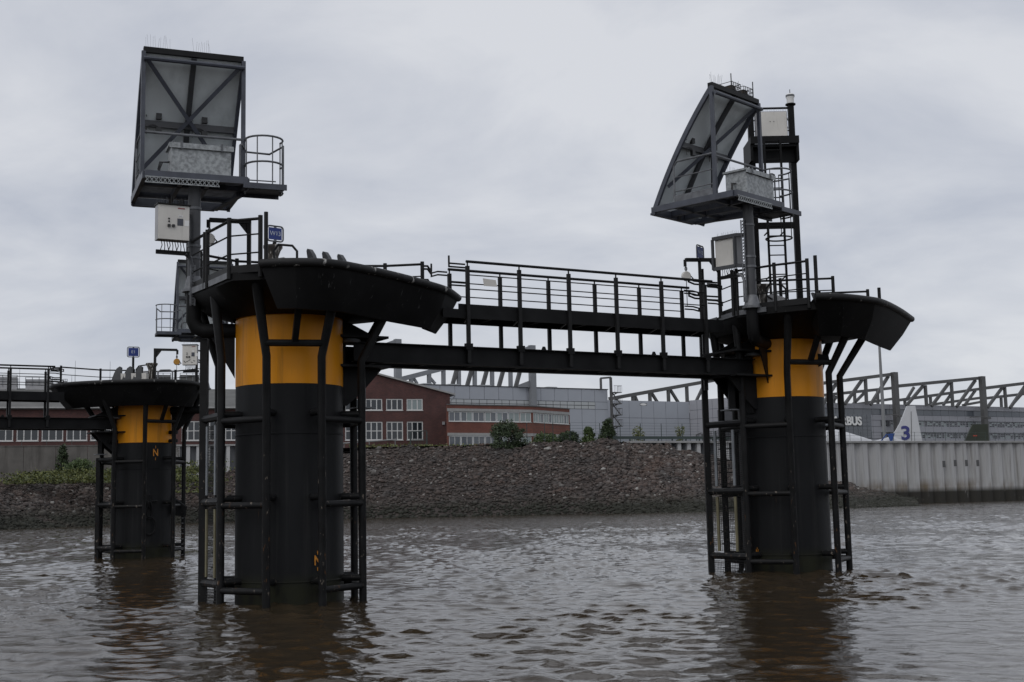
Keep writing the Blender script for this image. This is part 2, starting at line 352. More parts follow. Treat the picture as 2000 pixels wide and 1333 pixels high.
# ------------------------------------------------------------------ water
PLAT = 8.2
def waterheight(X, Y):
    g2 = np.random.default_rng(3); Z = np.zeros_like(X); DX = np.zeros_like(X); DY = np.zeros_like(X)
    for i in range(120):
        lam = 0.19*(6.2)**(g2.random()**0.95); th = math.radians(252)+g2.normal(0, 0.65); k = 2*math.pi/lam
        slope = 0.0190*(1.0 if lam < 0.7 else (0.7/lam)**0.5); a = slope/k
        ph = k*(X*math.cos(th)+Y*math.sin(th))+g2.random()*6.283
        Z += a*np.sin(ph); c_ = a*np.cos(ph); DX += c_*math.cos(th); DY += c_*math.sin(th)     # trochoidal: sharp crests, flat troughs
    env = np.zeros_like(X)                                       # gusts: patches of stronger and weaker chop
    for i in range(14):
        lam = 3.0+14*g2.random(); th = g2.random()*6.283; env += np.sin(2*math.pi/lam*(X*math.cos(th)+0.6*Y*math.sin(th))+g2.random()*6.283)
    e = 0.92+0.6*np.clip(env/4.5, -0.75, 1.3)
    return DX*e*2.0, DY*e*2.0, Z*e
xs = np.concatenate([np.linspace(-420, -70, 12)[:-1], np.linspace(-70, -13, 230)[:-1], np.linspace(-13, 13, 480), np.linspace(13, 70, 230)[1:], np.linspace(70, 420, 12)[1:]])
ys = np.concatenate([np.linspace(-160, 6, 24)[:-1], 6+np.cumsum(np.concatenate([[0], np.linspace(0.20, 0.065, 30), np.linspace(0.055, 0.055, 250), np.linspace(0.055, 0.3, 290), np.linspace(0.3, 1.0, 110)]))])
ys = np.concatenate([ys, np.linspace(ys[-1]+3, 260, 6)])
Xg, Yg = np.meshgrid(xs, ys)
fade = np.clip((70-np.abs(Xg))/4, 0, 1)*np.clip((Yg-6)/3, 0, 1)*np.clip((165-Yg)/15, 0, 1)
fade = np.maximum(fade, 0)
DXg, DYg, Zg = [q_*fade for q_ in waterheight(Xg, Yg)]
X0, Y0 = Xg, Yg; Xg = X0+DXg; Yg = Y0+DYg
for (cx_, cy_) in ((-4.65, 26.56), (6.95, 33.23), (-14.4, 49.8)):     # disturbed water running round the piles
    d_ = np.hypot(Xg-cx_, Yg-cy_); Zg += 0.018*np.sin(d_*7.5+1.5*np.arctan2(Yg-cy_, Xg-cx_))*np.exp(-np.clip(d_-1.4, 0, 9)*0.9)*(d_ < 9)
nv, nu = Xg.shape
wm = bpy.data.meshes.new('water'); wm.vertices.add(nv*nu)
wm.vertices.foreach_set('co', np.stack([Xg, Yg, Zg], -1).astype(np.float32).ravel())
idx = np.arange(nv*nu).reshape(nv, nu)
q = np.stack([idx[:-1, :-1], idx[:-1, 1:], idx[1:, 1:], idx[1:, :-1]], -1).reshape(-1, 4)
wm.loops.add(q.size); wm.loops.foreach_set('vertex_index', q.ravel()); wm.polygons.add(len(q))
wm.polygons.foreach_set('loop_start', np.arange(0, q.size, 4)); wm.polygons.foreach_set('loop_total', np.full(len(q), 4)); wm.update(calc_edges=True)
wm.polygons.foreach_set('use_smooth', [True]*len(q)); wm.materials.append(water)
setting(link(bpy.data.objects.new('river_water', wm)))
# ------------------------------------------------------------------ bank and yard
U = V(0.8669, 0.4985, 0); NU = V(0.4985, -0.8669, 0)          # row direction of the berths and its normal towards the boat
ANG = math.atan2(U[1], U[0])
wl_px = [(-160, 1046), (-60, 1039), (0, 1035), (200, 1027), (400, 1021), (710, 1013.5), (1000, 1007), (1200, 1003.5), (1300, 1001.5), (1385, 1000), (1520, 996.5), (1660, 993), (1790, 988)]
foot = [zp(x, y, 0) for x, y in wl_px]
qa, qb = zp(1262, 862, PLAT), zp(2060, 862, PLAT)               # quay wall line
crest = []
for (x, y), f_ in zip(wl_px, foot):
    hh = np.interp(x, [-160, 0, 400, 520, 705, 850, 1200, 1300, 1385, 1660, 1790], [4.3, 4.5, 5.0, 6.6, 8.05, 8.25, 8.25, 7.7, 6.4, 2.7, 0.4])
    run = np.interp(hh, [0.3, 4, 8.2], [1.0, 11, 14.5]); d = unit(V(f_[0], f_[1], 0))
    p = f_+d*run
    if x > 1262:                                                   # the stones run up against the quay wall here
        e = qb-qa; den = d[0]*e[1]-d[1]*e[0]; tt = (qa[0]*e[1]-qa[1]*e[0])/den; p = d*(tt-0.3)
    p[2] = hh; crest.append(p)
NB = 8
prof = []
for f_, c_ in zip(foot, crest):
    row = []
    for t in np.linspace(-0.25, 1, NB):
        p = f_+(c_-f_)*t; p[2] = c_[2]*t+(0.15*math.sin(math.pi*max(t, 0)) if c_[2] > 2 else 0); row.append(p)
    prof.append(row)
def resample(rows, n):
    out = []; A = np.array(rows); t = np.linspace(0, len(rows)-1, n)
    for x in t:
        i = min(int(x), len(rows)-2); f_ = x-i; out.append(A[i]*(1-f_)+A[i+1]*f_)
    return out
bank_rows = resample(prof, 150)
for i_, row in enumerate(bank_rows):                               # lumps and dips along the slope and its crest
    for j_ in range(NB):
        row[j_][2] += min(1.0, max(row[j_][2], 0)/2.5)*(0.16*math.sin(i_*0.9+j_*1.7)+0.12*math.sin(i_*2.3-j_*0.8)+0.10*rng.normal())
setting(obj('river_bank', MB().grid(bank_rows), soil))
# yard behind the crest: one sheet on to the horizon, kept landward of the quay line and bank crest
yard_front = [V(c_[0], c_[1]+0.2, 0) for c_ in crest[:8]]
def yz(p): return V(p[0], p[1], PLAT)
mb = MB()
fr = [V(-600, 175, 0), V(-62, 150, 0), V(-30, 158, 0)]+[V(crest[5][0]-1, crest[5][1]-0.4, 0), V(crest[6][0], crest[6][1]-0.4, 0), qa+unit(-NU)*1.2, qb+unit(-NU)*1.2, qb+U*500]
bk = [V(p[0]*6, 3500, 0) for p in fr]
mb.grid([[yz(p), yz(b_)] for p, b_ in zip(fr, bk)])
setting(obj('yard_ground', mb, groundm))
# terrace between the left bank crest and the flood wall
mb = MB(); rows = []
for c_ in crest[:7]:
    rows.append([c_-V(0, 0, 0.02), V(c_[0]-1.5, c_[1]+6, min(c_[2]+0.9, PLAT-0.02)), V(c_[0]-6, c_[1]+26, min(c_[2]+1.6, PLAT-0.01))])
mb.grid(rows); setting(obj('bank_terrace', mb, soil))
# armour stones: too many and too small to pick apart, one mass of real stones
ico_v = []; ph_ = (1+5**0.5)/2
for a in (-1, 1):
    for b_ in (-ph_, ph_): ico_v += [(0, a, b_), (a, b_, 0), (b_, 0, a)]
ico_v = np.array(ico_v)/math.hypot(1, ph_)
import itertools
ed = 2/math.hypot(1, ph_); ico_f = []
for t_ in itertools.combinations(range(12), 3):
    A, B_, C_ = ico_v[list(t_)]
    if all(abs(np.linalg.norm(p-q_)-ed) < 0.01 for p, q_ in ((A, B_), (B_, C_), (A, C_))):
        ico_f.append(t_ if np.dot(np.cross(B_-A, C_-A), A) > 0 else (t_[0], t_[2], t_[1]))
ico_f = np.array(ico_f)
BR = np.array(bank_rows)                                        # (n, NB, 3)
def bank_point(n):
    i = rng.random(n)*(BR.shape[0]-1); j = (0.16+0.84*rng.random(n))*(NB-1)
    i0 = np.minimum(i.astype(int), BR.shape[0]-2); j0 = np.minimum(j.astype(int), NB-2); fi = (i-i0)[:, None]; fj = (j-j0)[:, None]
    return (BR[i0, j0]*(1-fi)+BR[i0+1, j0]*fi)*(1-fj)+(BR[i0, j0+1]*(1-fi)+BR[i0+1, j0+1]*fi)*fj
NR = 56000
P = bank_point(NR); size = np.clip(rng.lognormal(-2.12, 0.45, NR), 0.06, 0.42)
vv = ico_v[None]*(1+rng.normal(0, 0.22, (NR, 12, 1)))*size[:, None, None]*np.stack([1+0.35*rng.random(NR), 0.8+0.3*rng.random(NR), 0.55+0.3*rng.random(NR)], -1)[:, None, :]
aa = rng.random(NR)*6.283; ca, sa = np.cos(aa)[:, None], np.sin(aa)[:, None]
vx = vv[..., 0]*ca-vv[..., 1]*sa; vy = vv[..., 0]*sa+vv[..., 1]*ca
vv = np.stack([vx, vy, vv[..., 2]], -1)+P[:, None, :]+np.array([0, 0, 0.05])
me = bpy.data.meshes.new('armour_stones'); me.vertices.add(NR*12); me.vertices.foreach_set('co', vv.astype(np.float32).ravel())
ff = (ico_f[None]+12*np.arange(NR)[:, None, None]).reshape(-1, 3)
me.loops.add(ff.size); me.loops.foreach_set('vertex_index', ff.ravel()); me.polygons.add(len(ff))
me.polygons.foreach_set('loop_start', np.arange(0, ff.size, 3)); me.polygons.foreach_set('loop_total', np.full(len(ff), 3)); me.update(calc_edges=True)
me.materials.append(rockm)
o = setting(link(bpy.data.objects.new('armour_stones', me)), 'stuff'); tag(o, 'brown and grey broken armour stones covering the river bank', 'stones')
# ------------------------------------------------------------------ vegetation
def leaf_mesh(mb_pts, sizes, name):
    n = len(mb_pts); a = rng.normal(size=(n, 3)); a /= np.linalg.norm(a, axis=1)[:, None]; b_ = rng.normal(size=(n, 3)); b_ -= (b_*a).sum(1)[:, None]*a; b_ /= np.linalg.norm(b_, axis=1)[:, None]
    s_ = np.asarray(sizes)[:, None]; c = np.asarray(mb_pts)
    vv = np.stack([c-a*s_*0.5, c+b_*s_*0.28, c+a*s_*0.5, c-b_*s_*0.28], 1).reshape(-1, 3)
    me = bpy.data.meshes.new(name); me.vertices.add(4*n); me.vertices.foreach_set('co', vv.astype(np.float32).ravel())
    me.loops.add(4*n); me.loops.foreach_set('vertex_index', np.arange(4*n)); me.polygons.add(n); me.polygons.foreach_set('loop_start', np.arange(0, 4*n, 4)); me.polygons.foreach_set('loop_total', np.full(n, 4)); me.update(calc_edges=True)
    return me
def bush(name, label, cat, base, w, h, n, m, shape='round', leaf=0.22, group=None):
    base = V(base); t = thing(name, label, cat, base, group=group); pts = []
    lobes = []
    for i in range(80):
        z = rng.random(); 
        if shape == 'cone': rad = (1-z*0.85)*0.5*min(1, 0.55+z*3)
        elif shape == 'vase': rad = 0.2+0.3*z
        else: rad = 0.5*math.sqrt(max(0.05, 1-(2*z-0.85)**2*0.75))
        a = rng.random()*6.283; rr = rad*(0.55+0.45*rng.random()); lobes.append((rr*math.cos(a)*w, rr*math.sin(a)*w, z*h*0.93, (0.09+0.09*rng.random())*w+0.02))
    per = n//80
    for lx, ly, lz, lr in lobes:
        d = rng.normal(size=(per, 3)); d /= np.linalg.norm(d, axis=1)[:, None]; d *= (rng.random(per)**0.45)[:, None]*lr; d[:, 2] *= 0.8
        pts.append(d+np.array([lx, ly, max(lz, 0.15)]))
    pts = np.concatenate(pts); me = leaf_mesh(pts, leaf*(0.6+0.8*rng.random(len(pts))), 'crown'); me.materials.append(m)
    link(bpy.data.objects.new('crown', me), t)
    tr = MB(); tr.path([(0, 0, -0.3), (0.05*w, 0, h*0.35), (0, 0.04*w, h*0.8)], [0.05*h**0.5+0.02, 0.04*h**0.5, 0.015], 6)
    for i in range(6):
        a = rng.random()*6.283; z0 = h*(0.15+0.08*i); tr.path([(0.03*w, 0, z0), (0.3*w*math.cos(a), 0.3*w*math.sin(a), min(z0+0.3*h, h*0.9))], [0.03*h**0.4, 0.01], 5)
    obj('trunk', tr, bark, t, local=True); return t
bush('round_bush', 'large dark green round bush in front of the flat brick building', 'bush', yp(990, 879, 154.5)-V(0, 0, 0.2), 4.5, 3.6, 9000, leaf_dark)
bush('conical_tree', 'dark green conical young tree by the grey hangar corner', 'tree', yp(1188, 871, 154.5)-V(0, 0, 0.2), 3.0, 3.5, 6500, leaf_dark, 'cone')
bush('green_shrub', 'mid green pointed shrub between the bush row and conical tree', 'shrub', yp(1150, 870, 156), 2.4, 2.2, 3000, leaf_mid, 'cone')
bush('low_bush', 'low dark bush in front of the brick end wall', 'bush', yp(1112, 869, 156), 2.6, 1.6, 2600, leaf_dark)
bush('tall_weeds', 'light green loose weeds growing beside the round bush', 'weeds', yp(1066, 869, 156), 3.0, 1.4, 2400, leaf_mid)
bush('sparse_tree', 'small sparse yellowish tree behind the wire fence', 'tree', yp(1247, 868, 163), 1.6, 2.4, 500, leaf_yel, 'round', 0.24)
bush('thin_sapling', 'thin olive sapling by the hangar inner corner', 'tree', yp(1328, 866, 170), 1.5, 2.3, 420, leaf_yel, 'vase', 0.22)
bush('wall_ivy', 'dark climbing bush against the stained concrete flood wall', 'bush', yp(122, 925, 141), 1.9, 3.2, 2600, leaf_dark, 'cone')
bush('wall_shrub', 'green shrub at the foot of the concrete flood wall', 'shrub', yp(155, 926, 139), 3.2, 1.5, 2400, leaf_mid)
# bank weeds
def weeds(name, label, pxs, n, h, m):
    pts = []
    for x, y, Y in pxs:
        c = yp(x, y, Y); k = n//len(pxs)
        q_ = rng.normal(size=(k, 3))*np.array([1.5, 1.2, 0.14]); q_[:, 2] = np.abs(q_[:, 2])*h*2.2
        pts.append(q_+c)
    pts = np.concatenate(pts); me = leaf_mesh(pts, 0.26*(0.6+0.8*rng.random(len(pts))), name); me.materials.append(m)
    o = setting(link(bpy.data.objects.new(name, me)), 'stuff'); tag(o, label, 'weeds')
pxs = [(x, 941-0.012*x+5*math.sin(x*0.07), 128+x*0.02) for x in range(20, 400, 11)]+[(x, 930-0.02*x+3*math.sin(x*0.11), 134+x*0.02) for x in range(60, 400, 12)]+[(370, 925, 138), (380, 915, 140), (395, 905, 142), (360, 938, 134), (385, 950, 133), (375, 962, 131)]
weeds('bank_weeds', 'yellow green weeds along the top of the stony bank by the flood wall', pxs, 11000, 0.65, leaf_grass)
pxs = [(x, 873, 156) for x in range(705, 960, 23)]+[(x, 868, 158) for x in range(1030, 1215, 17)]
weeds('crest_weeds', 'low dry weeds along the bank crest below the brick buildings', pxs, 1700, 0.45, leaf_grass)
# ------------------------------------------------------------------ facades
class Facade:
    """vertical wall plane through P0 along direction d (unit, horizontal); a = metres along, z = height"""
    def __init__(s, P0, d, z0=PLAT):
        s.P = V(P0[0], P0[1], 0); s.d = unit(V(d[0], d[1], 0)); s.n = V(s.d[1], -s.d[0], 0); s.ang = math.atan2(s.d[1], s.d[0]); s.z0 = z0
    def px(s, x, y):
        r_ = ray(x, y); o = V(0, 0, EYE); t = np.dot(s.P-o, s.n)/np.dot(r_, s.n); p = o+r_*t
        return float(np.dot(p-s.P, s.d)), float(p[2])
    def a(s, x, y=820): return s.px(x, y)[0]
    def z(s, x, y): return s.px(x, y)[1]
    # local frame of a root placed at (P.x, P.y, 0) rotated by ang: x = a, y = depth behind the face, z
    def root(s, name, label, cat, group=None): return thing(name, label, cat, (s.P[0], s.P[1], 0), s.ang, group)
def wall_openings(a0, a1, z0, z1, ops, reveal=0.14, zt=None, y0=0.0):
    """front wall sheet with real openings and reveals; zt(a) = optional sloping top"""
    As = sorted(set([a0, a1]+[v for o in ops for v in (o[0], o[1])])); Zs = sorted(set([z0, z1]+[v for o in ops for v in (o[2], o[3])])); mb = MB()
    for i in range(len(As)-1):
        for j in range(len(Zs)-1):
            ac, zc = (As[i]+As[i+1])/2, (Zs[j]+Zs[j+1])/2
            if any(o[0] < ac < o[1] and o[2] < zc < o[3] for o in ops): continue
            mb.add([(As[i], y0, Zs[j]), (As[i+1], y0, Zs[j]), (As[i+1], y0, Zs[j+1]), (As[i], y0, Zs[j+1])], [(0, 1, 2, 3)])
    for o in ops:
        x0, x1, b0, b1 = o[:4]; r_ = reveal+y0
        mb.add([(x0, y0, b0), (x1, y0, b0), (x1, y0, b1), (x0, y0, b1), (x0, r_, b0), (x1, r_, b0), (x1, r_, b1), (x0, r_, b1)], [(0, 4, 5, 1), (1, 5, 6, 2), (2, 6, 7, 3), (3, 7, 4, 0)])
    return mb
WCACHE = {}
def window(parent, a0, a1, z0, z1, cols, rows=(1,), y=0.08, glass=None, fw=0.07, fm=None):
    w, h = round(a1-a0, 2), round(z1-z0, 2); key = (w, h, cols, rows, fw, (fm or frame_w).name)
    if key not in WCACHE:
        mb = MB(); mb.b2((0, -0.03, 0), (fw, 0.05, h)).b2((w-fw, -0.03, 0), (w, 0.05, h)).b2((fw, -0.03, 0), (w-fw, 0.05, fw)).b2((fw, -0.03, h-fw), (w-fw, 0.05, h))
        for c in range(1, cols): x = w*c/cols; mb.b2((x-fw*0.5, -0.028, fw), (x+fw*0.5, 0.048, h-fw))
        zz = 0
        for r_ in rows[:-1]:
            zz += r_*h
            for c in range(cols): mb.b2((w*c/cols+fw*0.5, -0.026, zz-fw*0.4), (w*(c+1)/cols-fw*0.5, 0.046, zz+fw*0.4))
        mb.b2((-0.06, -0.16, -0.07), (w+0.06, 0.04, -0.005))
        fme = mb.mesh('window'); fme.materials.append(fm or frame_w); pl = []
        for c in range(cols):
            zz = 0
            for r_ in rows:
                p = MB(); x0, x1 = w*c/cols+fw*0.4, w*(c+1)/cols-fw*0.4; p.b2((x0, 0.012, zz*h+fw*0.3), (x1, 0.026, (zz+r_)*h-fw*0.3)); pm = p.mesh('pane'); pl.append(pm); zz += r_
        WCACHE[key] = (fme, pl, {})
    fme, pl, var = WCACHE[key]; o = inst('window', fme, parent, (a0, y, z0))
    for i, pm in enumerate(pl):
        g_ = glass if glass is not None else glass_d
        if callable(g_): g_ = g_(i)
        k = (i, g_.name)
        if k not in var: m2 = pm.copy(); m2.materials.append(g_); var[k] = m2
        inst('pane', var[k], o)
    return o
def blinds(p):
    c = random.random() < p; return (glass_l if c else glass_d)
# ---- brick gable building
d20 = (math.cos(0.30), math.sin(0.30))
FB = Facade(yp(715, 870, 172), d20)
aR, aL = FB.a(880, 860), FB.a(548, 860); aridge = FB.a(715, 800); zr, ze = FB.z(715, 727), FB.z(879, 769)
t = FB.root('brick_gable_building', 'dark brick gabled building with two rows of white framed windows', 'building')
ops = []; 
for x0, x1 in ((674, 707), (714, 747), (754.5, 787), (794.5, 826)):
    ops.append((FB.a(x0), FB.a(x1), FB.z(755, 802), FB.z(755, 779.5), 3, (1,))); ops.append((FB.a(x0), FB.a(x1), FB.z(755, 860), FB.z(755, 824), 3, (0.5, 0.5)))
wt = ze-0.15
mbw = wall_openings(aL, aR, PLAT-0.5, wt, ops)
mbw.add([(aL, 0, wt), (aR, 0, wt), (aR, 0, ze), (aridge, 0, zr), (aL, 0, ze)], [(0, 1, 2, 3, 4)])
mbw.add([(aR, 0, PLAT-0.5), (aR, 30, PLAT-0.5), (aR, 30, ze), (aR, 0, ze)], [(0, 1, 2, 3)]); mbw.add([(aL, 0, PLAT-0.5), (aL, 30, PLAT-0.5), (aL, 30, ze), (aL, 0, ze)], [(3, 2, 1, 0)])
mbw.add([(aL, 0.6, PLAT), (aR, 0.6, PLAT), (aR, 0.6, wt), (aL, 0.6, wt)], [(0, 1, 2, 3)])
obj('wall', mbw, brick_dark, t, local=True)
mb = MB()
for a_, s_ in ((aR, 1), (aL, -1)):
    e0 = V(aridge, -0.35, zr+0.28); e1 = V(a_+s_*0.7, -0.35, ze-0.04); mb.prism([e0, e1, e1-V(0, 0, 0.22), e0-V(0, 0, 0.22)], (0, 31, 0))
rf = obj('roof', mb, coping, t, local=True)
mb = MB(); mb.path([(aR+0.62, -0.3, ze-0.2), (aR+0.5, -0.2, ze-0.55), (aR+0.1, -0.1, ze-1.0), (aR+0.08, -0.08, PLAT)], 0.07, 6); obj('downpipe', mb, trussl, t, local=True)
for k, o in enumerate(ops): window(t, *o, fw=0.13, glass=(lambda i, k=k: glass_l if k in (6,) else glass_d))
mb = MB(); mb.b2((FB.a(863.5), -0.18, FB.z(865, 830)), (FB.a(868), 0.0, FB.z(865, 824))); obj('wall_box', mb, cabg, t, local=True)
# ---- long low brick building on the left
FA = Facade(yp(180, 870, 163), d20)
aL2, aR2 = FA.a(-60), FA.a(560)-0.5; zev = FA.z(60, 797)
t = FA.root('long_brick_building', 'long low dark brick building with felt roof behind the flood wall', 'building')
ops = []
for x0, x1 in ((-18, 26.5), (33, 76), (82, 124), (130, 171), (177, 218)):
    ops.append((FA.a(x0), FA.a(x1), FA.z(100, 861.5), FA.z(100, 838.5), 3, (1,)))
for x0, x1 in ((355, 391), (397.5, 434), (440, 476)): ops.append((FA.a(x0), FA.a(x1), FA.z(380, 861), FA.z(380, 823), 3, (0.5, 0.5)))
mbw = wall_openings(aL2, aR2, PLAT-2.5, zev, ops); mbw.add([(aL2, 0.6, PLAT-2), (aR2, 0.6, PLAT-2), (aR2, 0.6, zev), (aL2, 0.6, zev)], [(0, 1, 2, 3)])
mbw.add([(aR2, 0, PLAT-1), (aR2, 20, PLAT-1), (aR2, 20, zev), (aR2, 0, zev)], [(0, 1, 2, 3)])
obj('wall', mbw, brick_dark, t, local=True)
zr2 = FA.z(60, 765)+1.6
mb = MB(); mb.prism([(aL2, -0.5, zev), (aL2, 14, zr2), (aL2, 28, zev), (aL2, 28, zev-0.2), (aL2, -0.5, zev-0.2)], (aR2-aL2+0.3, 0, 0)); rf = obj('roof', mb, roofm, t, local=True)
obj('gutter', MB().tube((aL2, -0.56, zev-0.03), (aR2+0.3, -0.56, zev-0.03), 0.1, 8), coping, t, local=True)
for o in ops: window(t, *o, fw=0.12)
for i, (x0, x1, y0, y1) in enumerate(((-30, 16, 738, 757), (34, 91, 743, 756), (113, 122, 747, 757), (308, 340, 734, 757), (360, 400, 734, 757))):
    A0, A1, B0, B1 = FA.a(x0), FA.a(x1), FA.z(x0, y1)+1.3, FA.z(x0, y0)+1.6; u_ = MB(); u_.b2((A0, 13, B0-1.5), (A1, 15.5, B1-0.25))
    mbx = obj('roof_unit', u_, cabg if i < 3 else roofm, t, local=True); k_ = MB()
    nn = max(2, int((A1-A0)/0.7))
    for j in range(nn+1): x_ = A0+(A1-A0)*j/nn; k_.box((x_, 12.95, (B0+B1)/2), (0.08, 0.1, B1-B0))
    for zz in (B1, B1-0.5): k_.bar((A0, 12.9, zz), (A1, 12.9, zz), 0.06, 0.06)
    obj('unit_rail', k_, trussl, mbx, local=True)
mb = MB()
for x, yt in ((138, 705), (212, 706), (20, 722), (131, 735)): A_ = FA.a(x); mb.tube((A_, 14, zr2-0.5), (A_, 14, FA.z(x, yt)+1.5), 0.05, 5, 0.02)
obj('antenna', mb, trussl, t, local=True)
# ---- flat brick building
FC = Facade(yp(960, 870, 168), U)
c0, c1 = FC.a(872), FC.a(1040); zt = FC.z(960, 793); side = V(0.60, 0.80, 0)
t = FC.root('flat_brick_building', 'flat roofed red brick building with long white window bands', 'building')
bz = [(FC.z(960, 825), FC.z(960, 805)), (FC.z(960, 866), FC.z(960, 852))]
ops = [(c0+0.3, c1-0.15, *bz[0]), (c0+0.3, c1-0.15, bz[1][0]-1.2, bz[1][1])]
mbw = wall_openings(c0, c1, PLAT-1.5, zt, ops); obj('wall', mbw, brick_red, t, local=True)
for o in ops:
    nb = 7; 
    for k in range(nb):
        w_ = (o[1]-o[0])/nb; window(t, o[0]+k*w_+0.06, o[0]+(k+1)*w_-0.06, o[2]+0.06, o[3]-0.05, 2, (1,), 0.07, glass=(lambda i, k=k: glass_l if (k == 6 or random.random() < 0.12) else glass_b))
    obj('lintel', MB().b2((o[0]-0.2, -0.06, o[3]), (o[1]+0.2, 0.05, o[3]+0.38)), coping, t, local=True)
obj('parapet', MB().prism([(c0, -0.08, zt), (c1+0.1, -0.08, zt), (c1+0.1, 12, zt), (c0+7.2, 12, zt)], (0, 0, 0.13)), trussm, t, local=True)
# side wing receding to the right
cor = FC.P+FC.d*c1; FD = Facade(cor, side); e1 = FD.a(1113, 830)
wing = FD.root('brick_side_wing', 'receding side wing of the flat brick building with window strip', 'building')
zt2 = zt; oz = [(bz[0][0], bz[0][1]), (bz[1][0]-1.2, bz[1][1])]
ops = [(0.2, e1-0.15, *oz[0]), (0.2, e1-0.15, *oz[1])]
obj('wall', wall_openings(0, e1, PLAT-1.5, zt2, ops), brick_red, wing, local=True)
obj('end_wall', MB().add([(e1, 0, PLAT-1), (e1, 10, PLAT-1), (e1, 10, zt2), (e1, 0, zt2)], [(0, 1, 2, 3)]), brick_red, wing, local=True)
for o in ops:
    nb = 7
    for k in range(nb): w_ = (o[1]-o[0])/nb; window(wing, o[0]+k*w_+0.05, o[0]+(k+1)*w_-0.05, o[2]+0.06, o[3]-0.05, 2, (1,), 0.07, glass=(lambda i: glass_l if random.random() < 0.6 else glass_b))
    obj('lintel', MB().b2((o[0]-0.1, -0.06, o[3]), (o[1]+0.1, 0.05, o[3]+0.38)), coping, wing, local=True)
obj('parapet', MB().b2((0, -0.08, zt2), (e1+0.1, 8, zt2+0.13)), trussm, wing, local=True)
# ---- hangars
PCACHE = {}
def panels(t, a0, a1, n, z0, z1, m, y=0.0, name='cladding_panel', gap=0.06):
    w = (a1-a0)/n; key = (round(w, 3), round(z1-z0, 3), m.name, gap)
    if key not in PCACHE:
        mb = MB().b2((gap/2, -0.05, gap/2), (w-gap/2, 0.03, z1-z0-gap/2)); me = mb.mesh(name); me.materials.append(m); PCACHE[key] = me
    for k in range(n): inst(name, PCACHE[key], t, (a0+k*w, y, z0))
def truss(t, A, name_pre, m, w=0.5):
    for nm, p, q_ in A: obj(nm, MB().bar(p, q_, w*(1.25 if 'chord' in nm or 'column' in nm else 1.0), w), m, t, local=True)
FH = Facade(yp(1020, 870, 205), U)
h0, h1 = FH.a(800), FH.a(1188); hz = FH.z(1030, 757.5); zb1, zb0 = FH.z(1000, 782), FH.z(1000, 797)
t = FH.root('grey_hangar', 'light grey clad hangar with translucent window strip behind the brick building', 'hangar')
obj('core', MB().b2((h0, 0.03, PLAT-0.5), (h1, 40, hz-0.05)), joint, t, local=True)
nc = 14
rows = [(hz-(hz-zb1)/1.0, hz, clad), (zb0-(zb0-PLAT)*0.5, zb0, clad), (PLAT, zb0-(zb0-PLAT)*0.5, clad)]
for z0_, z1_, m_ in rows: panels(t, h0, h1, nc, z0_, z1_, m_)
sA, sB = FH.a(876), FH.a(1163)
panels(t, h0, sA, 2, zb0, zb1, clad); panels(t, sB, h1, 1, zb0, zb1, clad)
nb = 20
for k in range(nb):
    w_ = (sB-sA)/nb; xm = sA+(k+0.5)*w_
    for z0_, z1_ in ((zb0, (zb0+zb1)/2), ((zb0+zb1)/2, zb1)):
        panels(t, sA+k*w_, sA+(k+1)*w_, 1, z0_, z1_, glass_w, name='light_panel', gap=0.1)
obj('roof_edge', MB().b2((h0-0.1, -0.15, hz), (h1+0.1, 40, hz+0.12)), joint, t, local=True)
for x0, x1 in ((850, 868), (900, 922), (962, 985), (1046, 1060), (1096, 1115)):
    obj('roof_light', MB().b2((FH.a(x0), 4, hz), (FH.a(x1), 7, hz+0.65)), glass_w, t, local=True)
for x, yt in ((1036.5, 676), (774, 664)):
    A_ = FH.a(x, 750); zt_ = FH.z(x, yt); col = obj('frame_column', MB().b2((A_-0.5, -1.0, PLAT), (A_+0.5, -0.2, zt_)), trussl, t, local=True)
    obj('raking_arm', MB().bar((A_-0.3, -0.6, zt_-0.4), (A_-6.5, -0.6, zt_-1.9-0.8), 0.6, 0.7), trussl, t, local=True)
    if x > 1000: obj('tie_plate', MB().prism([(A_-0.5, -0.6, hz+1.1), (A_-2.6, -0.6, hz+0.35), (A_-2.6, -0.6, hz), (A_-0.5, -0.6, hz)], (0, 0.2, 0)), trussl, t, local=True)
yb = 12.0
def hp(x, y, dy): # hangar point on a plane dy behind the face
    f2 = Facade(FH.P-FH.n*dy, U); a_, z_ = f2.px(x, y); return V(a_, dy, z_)
for x in (778, 803, 838, 866, 896, 927, 961, 997): p = hp(x, 752, 20); q_ = hp(x, 722 if x > 850 else (741 if x < 790 else 735 - (x-800)*0.15), 20); obj('roof_post', MB().bar(V(p[0], 20, hz), q_, 0.6, 0.6), trussl, t, local=True)
for x in (880, 909, 939, 971, 1004): p = hp(x-3, 752, 20); q_ = hp(x+15, 712, 20); obj('roof_diagonal', MB().bar(V(p[0], 20, hz), q_, 0.6, 0.6), trussm, t, local=True)
obj('sloping_chord', MB().bar(hp(740, 752, 20), hp(960, 696, 20), 0.7, 0.8), trussl, t, local=True)
for xa, xb in ((806, 815), (838, 850)): obj('short_brace', MB().bar(hp(xa, 736, 20.1), hp(xb, 750, 20.1), 0.4, 0.4), trussl, t, local=True)
